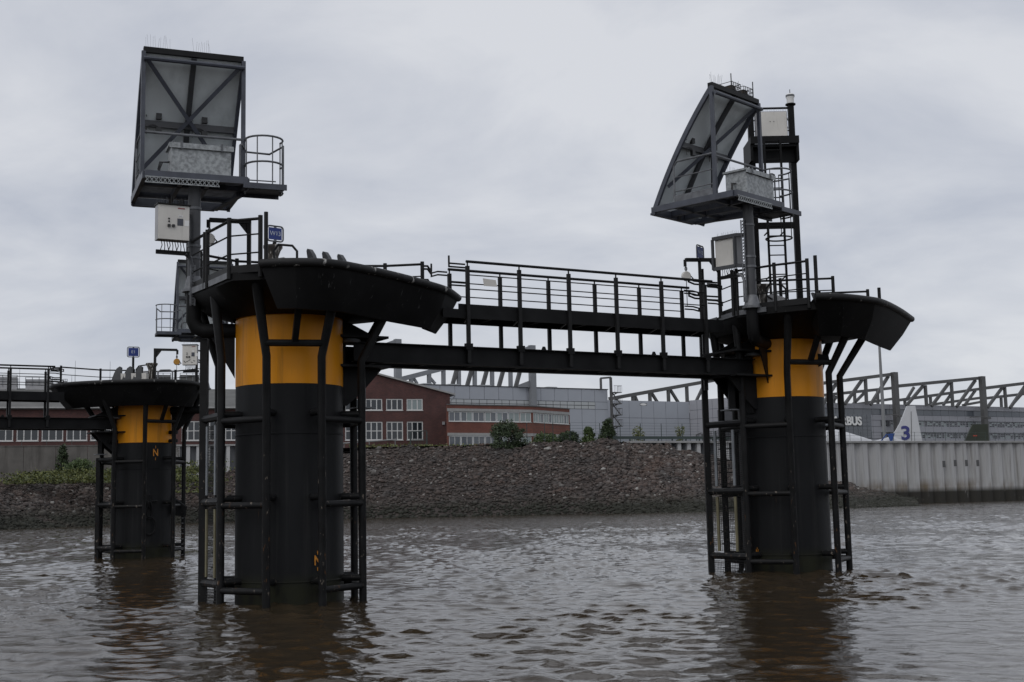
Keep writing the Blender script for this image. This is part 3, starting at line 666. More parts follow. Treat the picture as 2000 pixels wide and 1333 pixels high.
# spiral escape stair on the hangar corner
ps = FH.P+FH.d*(h1+1.0); stt = thing('escape_stair', 'dark steel spiral escape stair on the corner of the grey hangar', 'stair', (ps[0], ps[1], PLAT), FH.ang)
pole_h = FH.z(1184, 738)-PLAT
mb = MB().bar((-0.6, -0.5, 0), (-0.6, -0.5, pole_h), 0.35, 0.35); obj('pole', mb, trussm, stt, local=True)
obj('portal', MB().bar((-0.6, -0.5, pole_h), (-2.6, -0.5, pole_h-0.2), 0.3, 0.3).bar((-2.6, -0.5, pole_h-0.2), (-2.6, -0.5, hz-PLAT), 0.3, 0.3), trussm, stt, local=True)
for zpx in (767, 789, 811, 833):
    zz = FH.z(1195, zpx)-PLAT; pl = obj('landing', MB().b2((-0.5, -1.2, zz-0.12), (1.1, 0.1, zz)).bar((-0.5, -0.5, zz-0.6), (0.6, -0.5, zz-0.1), 0.15, 0.15), trussm, stt, local=True)
    mb = MB()
    for k in range(6): mb.tube((-0.4+0.3*k, -1.2, zz), (-0.4+0.3*k, -1.2, zz+1.05), 0.025, 4)
    for k in range(4): mb.tube((1.1, -1.2+0.4*k, zz), (1.1, -1.2+0.4*k, zz+1.05), 0.025, 4)
    mb.path([(-0.5, -1.2, zz+1.05), (1.1, -1.2, zz+1.05), (1.1, 0.1, zz+1.05)], 0.03, 4); obj('guard_rail', mb, trussm, pl, local=True)
for a_, z1_, z2_ in ((0, 0, 1),):
    zs = [FH.z(1195, y_)-PLAT for y_ in (833, 811, 789, 767)]
    for q1, q2 in zip(zs[:-1], zs[1:]): obj('stair_flight', MB().bar((0.9, -0.9, q1), (-0.3, -0.3, q2), 0.5, 0.12), trussm, stt, local=True)
# set-back hangar to the right of the stair
FI = Facade(yp(1260, 870, 228), U); i0, i1 = FI.a(1180), FI.a(1347); iz = FI.z(1260, 783.3)
t = FI.root('setback_hangar', 'grey clad set back hangar wall with a sloping truss above', 'hangar')
obj('core', MB().b2((i0-4, 0.03, PLAT-0.5), (i1, 40, iz-0.05)), joint, t, local=True)
for z0_, z1_ in ((PLAT, PLAT+(iz-PLAT)*0.36), (PLAT+(iz-PLAT)*0.36, PLAT+(iz-PLAT)*0.7), (PLAT+(iz-PLAT)*0.7, iz)): panels(t, i0, i1, 7, z0_, z1_, clad)
mb = MB(); e_, ez = FI.px(1256, 790.5); mb.lathe([(0.05, 0), (0.42, 0.02), (0.42, 0.03), (0.05, 0.05)], (0, 0, 0), 12)
mb.v = [(x*1.7+e_, -0.06-z, y*0.45+ez) for x, y, z in mb.v]; obj('emblem', mb, white, t, local=True)
mb = MB(); mb.b2((e_-0.75, -0.055, ez-0.2), (e_+0.8, -0.052, ez+0.2)); obj('emblem_ground', mb, trussm, t, local=True)
def ip(x, y, dy):
    f2 = Facade(FI.P-FI.n*dy, U); a_, z_ = f2.px(x, y); return V(a_, dy, z_)
obj('truss_chord', MB().bar(ip(1190, 779.5, 6), ip(1440, 735, 6), 0.6, 0.65), trussm, t, local=True)
for x, yt in ((1236, 773), (1269, 767), (1305, 760), (1341, 753)): p = ip(x, yt, 6); obj('truss_post', MB().bar(p, V(p[0], 6, iz), 0.5, 0.5), trussm, t, local=True)
for xa, ya, xb in ((1239, 772, 1246), (1272, 767, 1286), (1308, 760, 1327), (1376, 750, 1356), (1206, 778, 1200)): p = ip(xa, ya, 6.2); q_ = ip(xb, 784, 6.2); obj('truss_diagonal', MB().bar(p, V(q_[0], 6.2, iz), 0.45, 0.45), trussm, t, local=True)
# wall turning towards the river at the inner corner
cor = FI.P+FI.d*i1; FJ = Facade(cor, V(0.62, -0.55, 0)); j1 = FJ.a(1470, 830)
t = FJ.root('corner_hangar_wall', 'darker grey hangar wall turning towards the river at the inner corner', 'hangar')
obj('core', MB().b2((0, 0.04, PLAT-0.5), (j1, 20, iz+0.2)), joint, t, local=True)
zz = [PLAT, PLAT+3.5, iz-3.2, iz-1.6, iz+0.25]
for z0_, z1_ in zip(zz[:-1], zz[1:]): panels(t, 0.1, j1, 8, z0_, z1_, clad2 if z0_ > PLAT+3 else clad)
mb = MB()
for k in range(2): mb.path([(1.5+k*1.2, -0.3, PLAT), (1.5+k*1.2, -0.3, PLAT+4.2), (2.6+k*1.2, -0.3, PLAT+4.5)], 0.08, 6)
obj('wall_pipe', mb, trussm, t, local=True)
# lettered hangar on the right
FK = Facade(yp(1800, 870, 228), U); k0, k1 = FK.a(1560), FK.a(2050)
zk = [FK.z(1800, y) for y in (791.2, 801, 812, 822.5, 834.5, 845.5, 857.5, 868)]
t = FK.root('lettered_hangar', 'large dark grey hangar with window bands and big white letters', 'hangar')
obj('core', MB().b2((k0-2, 0.25, PLAT-0.5), (k1, 60, zk[0]-0.1)), joint, t, local=True)
nk = 30; aw = (k1-k0)/nk
for i in (0, 2, 4, 6): panels(t, k0, k1, nk, zk[i+1], zk[i], clad2 if i else clad2)
gl = lambda i: (glass_b if random.random() < 0.6 else glass_d)
for k in range(nk):
    panels(t, k0+k*aw, k0+(k+1)*aw, 1, zk[2], zk[1], glass_b, y=0.12, name='band_pane', gap=0.05)
    for i in (3, 5):
        if FK.a(1728) > k0+(k+0.5)*aw: panels(t, k0+k*aw, k0+(k+1)*aw, 1, zk[i+1], zk[i], clad2)
        else: window(t, k0+k*aw+0.04, k0+(k+1)*aw-0.04, zk[i+1]+0.04, zk[i]-0.04, 3, (0.33, 0.34, 0.33), 0.1, glass=(lambda j: glass_l if random.random() < 0.3 else glass_d), fw=0.07, fm=clad2)
# glazed end behind the letters
g0, g1 = FK.a(1590), FK.a(1700.5); gz1, gz0 = FK.z(1660, 809), FK.z(1660, 856); ng, mg = 12, 6
for i in range(ng):
    for j in range(mg):
        w_ = (g1-g0)/ng; h_ = (gz1-gz0)/mg; panels(t, g0+i*w_, g0+(i+1)*w_, 1, gz0+j*h_, gz0+(j+1)*h_, glass_b if (i*7+j*3) % 4 else glass_l if False else glass_b, y=-0.12, name='glazing_pane', gap=0.07)
for xa, xb in ((1719, 1724.5), (1730, 1736)):
    for ya, yb_ in ((833, 821), (856, 845)): panels(t, FK.a(xa), FK.a(xb), 1, FK.z(1725, ya), FK.z(1725, yb_), joint, y=-0.12, name='vent_panel')
a_, z_ = FK.px(1641, 824); hgt = FK.z(1660, 815.5)-FK.z(1660, 832)
put_text('lettering', 'AIRBUS', hgt*1.38, white, t, (FK.a(1651.5), -0.4, z_+0.05), (0, -1, 0), 0.08, 0.06, (1.02, 1, 1), worldloc=False)
def kp(x, y, dy):
    f2 = Facade(FK.P-FK.n*dy, U); a_, z_ = f2.px(x, y); return V(a_, dy, z_)
for x, yt, yb_ in ((1746.5, 727.5, 846), (1917.5, 735.5, 833), (1583, 722, 846)):
    p = kp(x, yt, -1.5); obj('frame_column', MB().b2((p[0]-0.5, -1.9, PLAT), (p[0]+0.5, -1.1, p[2])), trussm, t, local=True)
def line(nm, x0, y0, x1, y1, dy, w, tozb=False):
    p, q_ = kp(x0, y0, dy), kp(x1, y1, dy)
    if tozb: q_ = V(q_[0], dy, zk[0]-0.3)
    obj(nm, MB().bar(p, q_, w, w*1.15), trussm, t, local=True)
chords = [(1583, 752, 1746, 731), (1749, 755, 1918, 738.5), (1920, 759, 2060, 742)]
for (x0, y0, x1, y1) in chords: line('truss_chord', x0, y0, x1, y1, -1.2, 0.5)
for x0, y0, x1 in ((1735, 735, 1700, ), (1684, 742, 1650), (1634, 748, 1608), (1905, 743, 1868), (1853, 749, 1819), (1803, 754, 1770), (1958, 757, 1928), (2005, 750, 1972)): line('truss_diagonal', x0, y0, x1, 790, -1.0, 0.42, True)
for x0, y0 in ((1690, 738), (1637, 746), (1858, 747), (1807, 753), (1962, 756)): line('truss_post', x0, y0, x0+2.5, 790, -1.1, 0.42, True)
for x0, y0, x1, y1, dy in ((1583, 775, 1746, 758, 14), (1749, 783, 1918, 759.5, 14), (1920, 779, 2060, 763, 14), (1660, 792, 1746, 779, 30), (1810, 792, 1918, 777, 30), (1880, 792, 1918, 785, 44)): line('truss_chord', x0, y0, x1, y1, dy, 0.48)
for x0, y0, x1, y1, dy in ((1770, 782, 1785, 757, 14), (1842, 792, 1858, 770, 14), (1884, 792, 1905, 763, 14), (1976, 792, 2000, 765, 14), (1664, 792, 1688, 768, 14), (1622, 792, 1634, 775, 14)): line('truss_diagonal', x0, y0, x1, y1, dy, 0.4)
for x0, y0, dy in ((1669, 767, 14), (1714, 764, 14), (1817, 772, 14), (1955, 775, 14), (1628, 773, 14), (1767, 780, 14)): line('truss_post', x0, y0, x0+0.6, 792, dy, 0.4, True)
for x, y in ((1757, 813), (1929, 817)):
    p = kp(x, y, -3.0); fl = obj('floodlight', MB().box(p, (1.0, 0.7, 0.35)).bar(p+V(0, 0.3, 0.3), p+V(-1.4, 2.8, 0.3), 0.12, 0.12), trussm, t, local=True)
# ------------------------------------------------------------------ quay wall of sheet piles
qd = unit(V(qb[0]-qa[0], qb[1]-qa[1], 0)); FQ = Facade(qa, qd); qL = float(np.hypot(qb[0]-qa[0], qb[1]-qa[1])); qn = FQ.n
t = FQ.root('quay_wall', 'tall pale sheet pile quay wall with brown tide stain', 'quay wall')
a5 = FQ.a(1500, 880)
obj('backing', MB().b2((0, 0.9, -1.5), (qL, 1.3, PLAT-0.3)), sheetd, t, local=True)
obj('capping_beam', MB().b2((-2, -0.25, PLAT-0.22), (qL, 1.4, PLAT+0.02)), coping, t, local=True)
pw = (FQ.a(1790, 900)-FQ.a(1664, 900))/5.05
prof_z = [(0, 0.55), (0.30, 0.0), (0.66, 0.0), (0.93, 0.55), (1.0, 0.55)]
mb = MB(); poly = [(u_*pw, y_, 0) for u_, y_ in prof_z]
mb.grid([[V(x, y, -1.5), V(x, y, PLAT-0.2)] for x, y, _ in poly]); pm = mb.mesh('sheet_pile'); pm.materials.append(sheet)
k = 0; a_ = FQ.a(1600, 900)
while a_ < qL: inst('sheet_pile', pm, t, (a_, 0, 0)); a_ += pw; k += 1
# left stretch: white pile fronts with dark recesses
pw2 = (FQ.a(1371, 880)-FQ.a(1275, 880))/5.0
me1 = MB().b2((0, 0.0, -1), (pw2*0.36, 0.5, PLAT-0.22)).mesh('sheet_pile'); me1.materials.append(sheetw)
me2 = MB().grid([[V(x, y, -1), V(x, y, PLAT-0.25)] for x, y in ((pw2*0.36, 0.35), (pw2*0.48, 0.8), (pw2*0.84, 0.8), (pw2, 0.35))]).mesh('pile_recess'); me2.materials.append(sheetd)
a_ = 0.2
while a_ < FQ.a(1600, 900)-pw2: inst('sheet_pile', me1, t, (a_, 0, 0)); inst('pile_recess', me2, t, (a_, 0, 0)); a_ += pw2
mbh = MB().b2((0, -0.02, 0), (0.5, 0.3, 0.85)).mesh('wall_patch'); mbh.materials.append(trussm)
for x, y in ((1844, 913), (1866, 911), (1888, 911), (1910, 911)): a_, z_ = FQ.px(x, y); inst('wall_patch', mbh, t, (a_-0.25, 0, z_))
mb = MB()
# wire fence on the quay and guard rail
t = FQ.root('quay_fence', 'green wire mesh fence along the top of the quay wall', 'fence')
pmesh = MB().tube((0, 0, 0), (0, 0, 1.25), 0.03, 5).mesh('fence_post'); pmesh.materials.append(fencem)
a_ = FQ.a(1600, 850)
while a_ < qL: inst('fence_post', pmesh, t, (a_, 0.6, PLAT)); a_ += 1.85
mb = MB()
for z_ in (0.3, 0.75, 1.2): mb.tube((FQ.a(1600, 850), 0.6, PLAT+z_), (qL, 0.6, PLAT+z_), 0.012, 4)
obj('wire', mb, fencem, t, local=True)
t = FQ.root('yard_fence', 'tall green wire fence in front of the set back hangar', 'fence')
pmesh = MB().tube((0, 0, 0), (0, 0, 2.6), 0.045, 5).mesh('fence_post'); pmesh.materials.append(fencem)
for x in (1088, 1122, 1138, 1171, 1228, 1267, 1306, 1346, 1386): inst('fence_post', pmesh, t, (FQ.a(x, 850)*1.045, 6.5, PLAT-0.1))
mb = MB()
for z_ in np.linspace(0.1, 2.55, 8): mb.tube((FQ.a(1080, 850)*1.045, 6.5, PLAT+z_), (FQ.a(1420, 850)*1.045, 6.5, PLAT+z_), 0.012, 4)
obj('wire', mb, fencem, t, local=True)
t = FQ.root('guard_rail', 'dark green steel guard rail behind the quay coping', 'guard rail')
g0_, g1_ = FQ.a(1212, 860)*1.0, FQ.a(1440, 860)
obj('rail_beam', MB().b2((g0_, 1.6, PLAT+0.32), (g1_, 1.72, PLAT+0.66)), fencem, t, local=True)
pmesh = MB().b2((-0.06, 1.72, -0.3), (0.06, 1.85, 0.62)).mesh('post'); pmesh.materials.append(fencem)
a_ = g0_+0.4
while a_ < g1_: inst('post', pmesh, t, (a_, 0, PLAT)); a_ += 2.0
# flood wall on the left
FW = Facade(yp(100, 925, 142), d20); w0, w1 = FW.a(-80), FW.a(352); zw = FW.z(100, 872)
t = FW.root('flood_wall', 'stained grey concrete flood wall above the weedy bank', 'wall')
n_ = 7
for k in range(n_): obj('wall_section', MB().b2((w0+(w1-w0)*k/n_+0.02, 0, 3.2), (w0+(w1-w0)*(k+1)/n_-0.02, 0.5, zw)), conc, t, local=True)
obj('coping', MB().b2((w0, -0.06, zw), (w1, 0.56, zw+0.1)), conc, t, local=True)
t2 = FW.root('ribbed_wall', 'white ribbed sheet pile wall continuing the concrete flood wall', 'wall')
w2 = FW.a(345); w3 = FW.a(470)
obj('coping', MB().b2((w2, -0.1, zw-0.12), (w3, 0.7, zw+0.06)), coping, t2, local=True)
ww = (FW.a(405)-FW.a(360))/2.3
m1_ = MB().b2((0, 0, 3.0), (ww*0.36, 0.4, zw-0.12)).mesh('sheet_pile'); m1_.materials.append(sheetw)
m2_ = MB().grid([[V(x, y, 3.0), V(x, y, zw-0.13)] for x, y in ((ww*0.36, 0.3), (ww*0.48, 0.6), (ww*0.84, 0.6), (ww, 0.3))]).mesh('pile_recess'); m2_.materials.append(sheetd)
a_ = w2
while a_ < w3: inst('sheet_pile', m1_, t2, (a_, 0, 0)); inst('pile_recess', m2_, t2, (a_, 0, 0)); a_ += ww
mb = MB(); t = FW.root('wall_fence', 'thin wire fence posts on top of the concrete flood wall', 'fence')
pmesh = MB().tube((0, 0, 0), (0, 0, 1.1), 0.03, 5).mesh('fence_post'); pmesh.materials.append(fencem)
for x in (42, 91, 140, 187, 240, 300): inst('fence_post', pmesh, t, (FW.a(x, 872), 0.3, zw+0.08))
mb = MB().tube((FW.a(0, 872), 0.3, zw+1.1), (FW.a(340, 872), 0.3, zw+1.1), 0.01, 4); obj('wire', mb, fencem, t, local=True)
# steel gate by the gable building
p = yp(820, 868, 160); t = thing('yard_gate', 'dark green steel gate frame beside the gable building corner', 'gate', (p[0], p[1], PLAT), 0.3)
mb = MB()
for x_ in (-1.2, 0.9): mb.bar((x_, 0, -0.4), (x_, 0, 2.1), 0.14, 0.14)
mb.bar((-1.2, 0, 2.1), (0.9, 0, 2.2), 0.1, 0.1).bar((-1.2, 0, 1.1), (0.9, 0, 1.1), 0.06, 0.06); obj('frame', mb, fencem, t, local=True)
mb = MB()
for k in range(9): mb.tube((-1.0+0.21*k, 0, -0.2), (-1.0+0.21*k, 0, 2.1), 0.02, 4)
obj('bars', mb, fencem, t, local=True)
t = thing('pipe_barrier', 'low grey pipe barrier at the bank crest below the gable building', 'barrier', tuple(yp(740, 872, 158)))
mb = MB().tube((-4.5, 0, 0.45), (2.2, 0.3, 0.8), 0.09, 6); obj('rail', mb, steelgrey, t, local=True)
for x_ in (-4.3, -1.2, 2.0): obj('post', MB().tube((x_, 0.1, -0.6), (x_, 0.1, 0.6+x_*0.05), 0.05, 5), steelgrey, t, local=True)
# lamp mast
pb, pt = yp(1728, 862, 190), yp(1719, 640, 190)
t = thing('lamp_mast', 'tall slim pale lamp mast standing behind the quay fence', 'mast', (pb[0], pb[1], PLAT))
obj('pole', MB().tube((0, 0, -0.2), (0, 0, pt[2]-PLAT), 0.32, 10, 0.15), steelgrey, t, local=True)
obj('lamp_head', MB().b2((-0.6, -0.3, pt[2]-PLAT), (0.6, 0.3, pt[2]-PLAT+0.2)), steelgrey, t, local=True)
# ------------------------------------------------------------------ aircraft behind the quay
def fin_obj(nm, pxs, Y, th, m, t):
    P_ = [yp(x, y, Y) for x, y in pxs]; return obj(nm, MB().prism([p-V(0, th/2, 0) for p in P_], (0, th, 0)), m, t)
base = yp(1745, 866, 186)
t = thing('white_aircraft', 'white aircraft with a blue number three on its tail fin', 'aircraft', (base[0], base[1], PLAT))
fin_obj('tail_fin', [(1722, 868), (1738, 855), (1749, 842), (1757, 828), (1771, 793.5), (1786.5, 793), (1800.5, 862), (1800.5, 870)], 186, 0.5, planew, t)
a3 = yp(1769, 847.5, 185.7); put_text('tail_number', '3', 2.75, numblue, t, a3, (0, -1, 0), 0.03, 0.07, (1.1, 1, 1))
obj('rudder_line', MB().bar(yp(1779.5, 804, 185.73), yp(1780.5, 862, 185.73), 0.05, 0.07), trussm, t)
mb = MB()
c0_, c1_ = yp(1742, 858, 186), yp(1690, 872, 186)
mb.path([yp(1800, 858, 186)-V(0, 0, 1.6), c0_-V(0, 0, 1.1), yp(1716, 866, 186)-V(0, 0, 0.9), yp(1660, 885, 186)], [0.5, 1.5, 1.35, 1.2], 16); obj('fuselage', mb, planew, t)
fin_obj('blue_flash', [(1733, 848), (1747.5, 846.5), (1743, 862), (1738.5, 862)], 184.45, 0.1, planeb, t)
fin_obj('blue_stripe', [(1720, 861), (1731, 847.5), (1733, 848.5), (1723, 861)], 184.4, 0.1, planeb, t)
base = yp(1640, 862, 192)
t = thing('pale_fuselage', 'smooth white fuselage top sloping down behind the quay wall', 'aircraft', (base[0], base[1], PLAT))
mb = MB(); prof = [(x, y) for x, y in ((1560, 832), (1600, 834), (1630, 839), (1655, 845), (1680, 852), (1702, 859), (1716, 866))]
P_ = [yp(x, y, 192) for x, y in prof]; rr = [3.2, 3.1, 2.8, 2.4, 1.8, 1.1, 0.5]; mb.path([p-V(0, 0, r_) for p, r_ in zip(P_, rr)], rr, 20); obj('body', mb, planew, t)
base = yp(1908, 864, 184)
t = thing('green_tail_fin', 'dark olive aircraft tail fin standing up behind the quay wall', 'aircraft', (base[0], base[1], PLAT))
fin_obj('tail_fin', [(1880, 870), (1898.5, 829.5), (1928, 829), (1930.5, 870)], 184, 0.5, planeg, t)
obj('red_marking', MB().box(yp(1904.5, 851.5, 183.72), (0.55, 0.04, 0.16)), redpaint, t)
# ------------------------------------------------------------------ mooring dolphins
C13, C12, C1 = V(-4.65, 26.56, 0), V(6.92, 33.1, 0), V(-14.4, 49.8, 0)
RP = 1.10; RL = 1.53; YB = 4.35
def polar_fn(C):
    f_ = unit(-V(C[0], C[1], 0)); r_ = V(-f_[1], f_[0], 0)
    if r_[0] < 0: r_ = -r_
    return lambda th, r, z: V(C[0], C[1], 0)+r*(math.cos(math.radians(th))*f_+math.sin(math.radians(th))*r_)+V(0, 0, z)
def ring_pts(poly, C, n=56, k=1.0, z=0.0):
    out = []; P = [V(p[0], p[1]) for p in poly]
    for i in range(n):
        a = 2*math.pi*i/n; d = V(math.cos(a), math.sin(a)); best = 0.3
        for j in range(len(P)):
            A, B_ = P[j], P[(j+1) % len(P)]; e = B_-A; den = d[0]*e[1]-d[1]*e[0]
            if abs(den) < 1e-9: continue
            t = (A[0]*e[1]-A[1]*e[0])/den; s_ = (A[0]*d[1]-A[1]*d[0])/den
            if t > 0 and -1e-6 <= s_ <= 1+1e-6: best = max(best, t)
        out.append(V(C[0]+d[0]*best*k, C[1]+d[1]*best*k, z))
    return out
def smooth_poly(pts, it=2):
    pts = [V(p) for p in pts]
    for _ in range(it):
        q = [pts[0]]
        for a, b_ in zip(pts[:-1], pts[1:]): q += [a*0.75+b_*0.25, a*0.25+b_*0.75]
        q.append(pts[-1]); pts = q
    return pts
def railing(t, bases, h, nrails=3, toe=True, m=None, r_post=0.045, open_end=False):
    m = m or blkrail
    for b_ in bases: obj('rail_post', MB().tube(V(b_)-V(0, 0, 0.12), V(b_)+V(0, 0, h), r_post, 8), m, t)
    for i in range(nrails):
        z = h-0.06 if i == 0 else h*(1-i/float(nrails))
        obj('rail', MB().path([V(b_)+V(0, 0, z) for b_ in bases], 0.03 if i == 0 else 0.016, 6), m, t)
    if toe:
        for a, b_ in zip(bases[:-1], bases[1:]): obj('toe_board', MB().bar(V(a)+V(0, 0, 0.06), V(b_)+V(0, 0, 0.06), 0.02, 0.15), m, t)
def hairpin(t, p0, p1, gap, m, kink=0.0, name='gate_bar'):
    p0, p1 = V(p0), V(p1); mid = (p0+p1)/2; g_ = V(0, 0, gap)
    if kink: pts = [p0, p0+(p1-p0)*0.6, p1-V(0, 0, kink), p1-V(0, 0, kink)-g_, p0+(p1-p0)*0.6-g_, p0-g_]
    else: pts = [p0, p1, p1-g_, p0-g_]
    obj(name, MB().path(pts, 0.024, 6), m, t)
def dolphin(C, phase, rim, bot, deck, back, zd, label, cage=None, endplates=(True, True), strut_r=2.35, leg1=0.0):
    P = polar_fn(C); t = thing('mooring_dolphin', label, 'dolphin', C, group='mooring dolphins in the river')
    # pile
    obj('pile', MB().lathe([(RP, -3.0), (RP, YB)], C, 64), pilem, t)
    obj('yellow_band', MB().lathe([(RP+0.004, YB), (RP+0.004, zd-0.5)], C, 64), yel, t)
    for z in (3.35, 0.42): obj('weld_seam', MB().lathe([(RP+0.002, z-0.018), (RP+0.012, z-0.009), (RP+0.012, z+0.009), (RP+0.002, z+0.018)], C, 64, cap=False), pilem, t)
    # deck, bowl
    rim_s = smooth_poly([V(r_[0], r_[1]) for r_ in rim], 2)
    outer = deck+[(r_[0]*0.95, r_[1]*0.95) for r_ in rim_s]+back
    top = ring_pts(outer, C, 64, 0.985, zd); rows = [top]
    rows.append(ring_pts(outer, C, 64, 0.985, zd-0.16))
    def circ(r, z): return [V(C[0]+r*math.cos(2*math.pi*i/64), C[1]+r*math.sin(2*math.pi*i/64), z) for i in range(64)]
    mix = lambda A, B_, f_: [a*(1-f_)+b_*f_ for a, b_ in zip(A, B_)]
    c2 = circ(1.75, zd-0.48); rows.append([V(p[0], p[1], zd-0.48) for p in mix(ring_pts(outer, C, 64, 0.8, 0), c2, 0.55)]); rows.append(circ(RP+0.06, zd-0.66))
    mb = MB(); mb.add([p for r_ in rows for p in r_], [tuple(range(64))]+[(i*64+j, (i+1)*64+j, (i+1)*64+(j+1) % 64, i*64+(j+1) % 64) for i in range(3) for j in range(64)])
    obj('deck', mb, blkdeck, t)
    # galvanised edge strips where the deck has no fender
    for a, b_ in zip(deck[:-1], deck[1:]):
        A, B_ = V(C[0]+a[0], C[1]+a[1], zd-0.05), V(C[0]+b_[0], C[1]+b_[1], zd-0.05); d = B_-A
        obj('deck_edge', MB().bar(A+d*0.06, B_-d*0.06, 0.03, 0.12), galvd, t)
    # fender skirt, rim pipe
    R = [V(C[0]+x, C[1]+y, zd+0.12) for x, y in rim]; Bp = [V(C[0]+x, C[1]+y, zd-0.74) for x, y in bot]
    Rs = smooth_poly(R, 2); nR = len(Rs)
    obj('rim_pipe', MB().path(Rs, 0.085, 12), rimm, t)
    k = len(bot)-1
    for i in range(k):
        f0, f1 = i/k, (i+1)/k
        n_ = 4; grid = []
        for j in range(n_+1):
            f_ = f0+(f1-f0)*j/n_; x = f_*(nR-1); i0 = min(int(x), nR-2); T_ = Rs[i0]*(1-(x-i0))+Rs[i0+1]*(x-i0); B_ = Bp[i]+(Bp[i+1]-Bp[i])*j/n_
            inn = unit(V(C[0], C[1], 0)-V(T_[0], T_[1], 0)); 
            grid.append([T_-V(0, 0, 0.04), T_*0.5+B_*0.5-inn*0.06, B_, B_+inn*0.05, T_+inn*0.05])
        mb = MB().grid(grid); mb.add([p for p in grid[0]], [(0, 1, 2, 3, 4)]); mb.add([p for p in grid[-1]], [(4, 3, 2, 1, 0)]); obj('skirt_panel', mb, blkdeck, t)
    for e, on in ((0, endplates[0]), (-1, endplates[1])):
        if on:
            T_, B_ = Rs[e], Bp[e]; inn = unit(V(C[0], C[1], 0)-V(T_[0], T_[1], 0)); side_ = unit(np.cross(inn, V(0, 0, 1)))
            obj('end_plate', MB().prism([T_, B_, B_+inn*0.35+V(0, 0, 0.1), T_+inn*0.9-V(0, 0, 0.2)], side_*0.03), blkdeck, t)
    # legs, rungs, stand-offs
    angs = [phase+45*i for i in range(8)]; angs[1] += leg1
    for i, a in enumerate(angs):
        dv = P(a, 1, 0)-P(a, 0, 0); kk = int(round(math.atan2(dv[1], dv[0])/(2*math.pi)*64)) % 64
        rt = min(strut_r+0.1, float(np.hypot(top[kk][0]-C[0], top[kk][1]-C[1]))-0.16)
        obj('leg', MB().path([P(a, RL, -1.6), P(a, RL, zd-1.55), P(a, rt, zd-0.14)], [0.078, 0.082, 0.105], 10), legm, t)
        for z in (3.76, 2.08, 0.44):
            obj('stand_off', MB().tube(P(a, RP-0.05, z), P(a, RL, z), 0.07, 10), legm, t)
        if i != 0:
            for z in (3.62, 1.94, 0.28): obj('rung', MB().tube(P(a, RL, z), P(angs[(i+1) % 8], RL, z), 0.068, 10), legm, t)
    A, B_ = P(phase, RL+0.14, zd-1.3), P(angs[1], RL+0.14, zd-1.3); obj('cross_bar', MB().tube(A, B_, 0.07, 8), legm, t)
    mid = (A+B_)/2; tp = P(phase+22.5, strut_r-0.1, zd-0.3); obj('prop', MB().bar(mid, tp, 0.12, 0.1), legm, t)
    return t, P
def letter_N(t, P, th, z, h=0.26):
    f_ = P(th, 1, 0)-P(th, 0, 0); put_text('painted_letter', 'N', h*1.35, orange, t, P(th, RP+0.012, z), f_, 0.002, 0.006, (0.8, 1, 1))
    for s_ in (1, -1): obj('painted_tick', MB().tube(P(th, RP+0.008, z+s_*h*0.62), P(th, RP+0.008, z+s_*h*0.98), 0.008, 5), orange, t)
def ladder_cage(t, P, thA, rA, thB, rB, ztop, zs, mesh=True):
    a0, b0 = P(thA, rA, 0), P(thB, rB, 0); d = unit(b0-a0); L = np.linalg.norm(b0-a0)
    obj('cage_post', MB().bar(a0-V(0, 0, 1.6), a0+V(0, 0, ztop), 0.17, 0.15), legm, t)
    for z in (3.72, 2.02, 0.40): obj('cage_beam', MB().tube(a0+V(0, 0, z), b0+V(0, 0, z), 0.085, 8), legm, t)
    if not mesh: return
    for (z0, z1, sm) in ((2.16, 3.56, strip_u), (0.52, 1.88, strip_l), (-0.6, 0.28, strip_l)):
        mb = MB(); n = int(L*0.86/0.052)
        for i in range(n+1):
            p = a0+d*(0.09+(L-0.18)*i/n); mb.bar(p+V(0, 0, z0), p+V(0, 0, z1), 0.009, 0.009)
        m_ = int((z1-z0)/0.052)
        for i in range(m_+1):
            z = z0+(z1-z0)*i/m_; mb.bar(a0+d*0.09+V(0, 0, z), b0-d*0.09+V(0, 0, z), 0.009, 0.009)
        o = obj('wire_mesh', mb, blkrail, t); o['kind'] = 'stuff'
        for f_ in (0.24, 0.72):
            if z0 < 0: continue
            p = a0+d*L*f_+V(-d[1], d[0], 0)*-0.015; obj('ladder_stile', MB().bar(p+V(0, 0, z0), p+V(0, 0, z1), 0.075, 0.03, V(-d[1], d[0], 0)), sm, t)
    for k in range(12):
        z = 0.1+k*0.3; obj('ladder_rung', MB().tube(a0+d*L*0.24+V(-d[1], d[0], 0)*0.1+V(0, 0, z), a0+d*L*0.72+V(-d[1], d[0], 0)*0.1+V(0, 0, z), 0.014, 6), blkrail, t)
def mast_pipe(t, P0, C, z_el, z_deck, z_top, flange=True):
    P0 = V(P0[0], P0[1], 0); Cc = V(C[0], C[1], 0); d = unit(Cc-P0); L = np.linalg.norm(Cc-P0)
    el = [P0+V(0, 0, z_deck), P0+V(0, 0, z_el+0.22), P0+d*0.07+V(0, 0, z_el+0.07), P0+d*0.22+V(0, 0, z_el), P0+d*(L-RP*0.7)+V(0, 0, z_el)]
    obj('mast_elbow', MB().path(el, 0.15, 18), blk, t)
    e_ = P0+d*(L-RP-0.02); w = unit(np.cross(d, V(0, 0, 1)))
    obj('gusset', MB().prism([P0+d*0.35+V(0, 0, z_el-0.12), e_+V(0, 0, z_el-0.12), e_+V(0, 0, z_el-1.0)], w*0.03), blk, t)
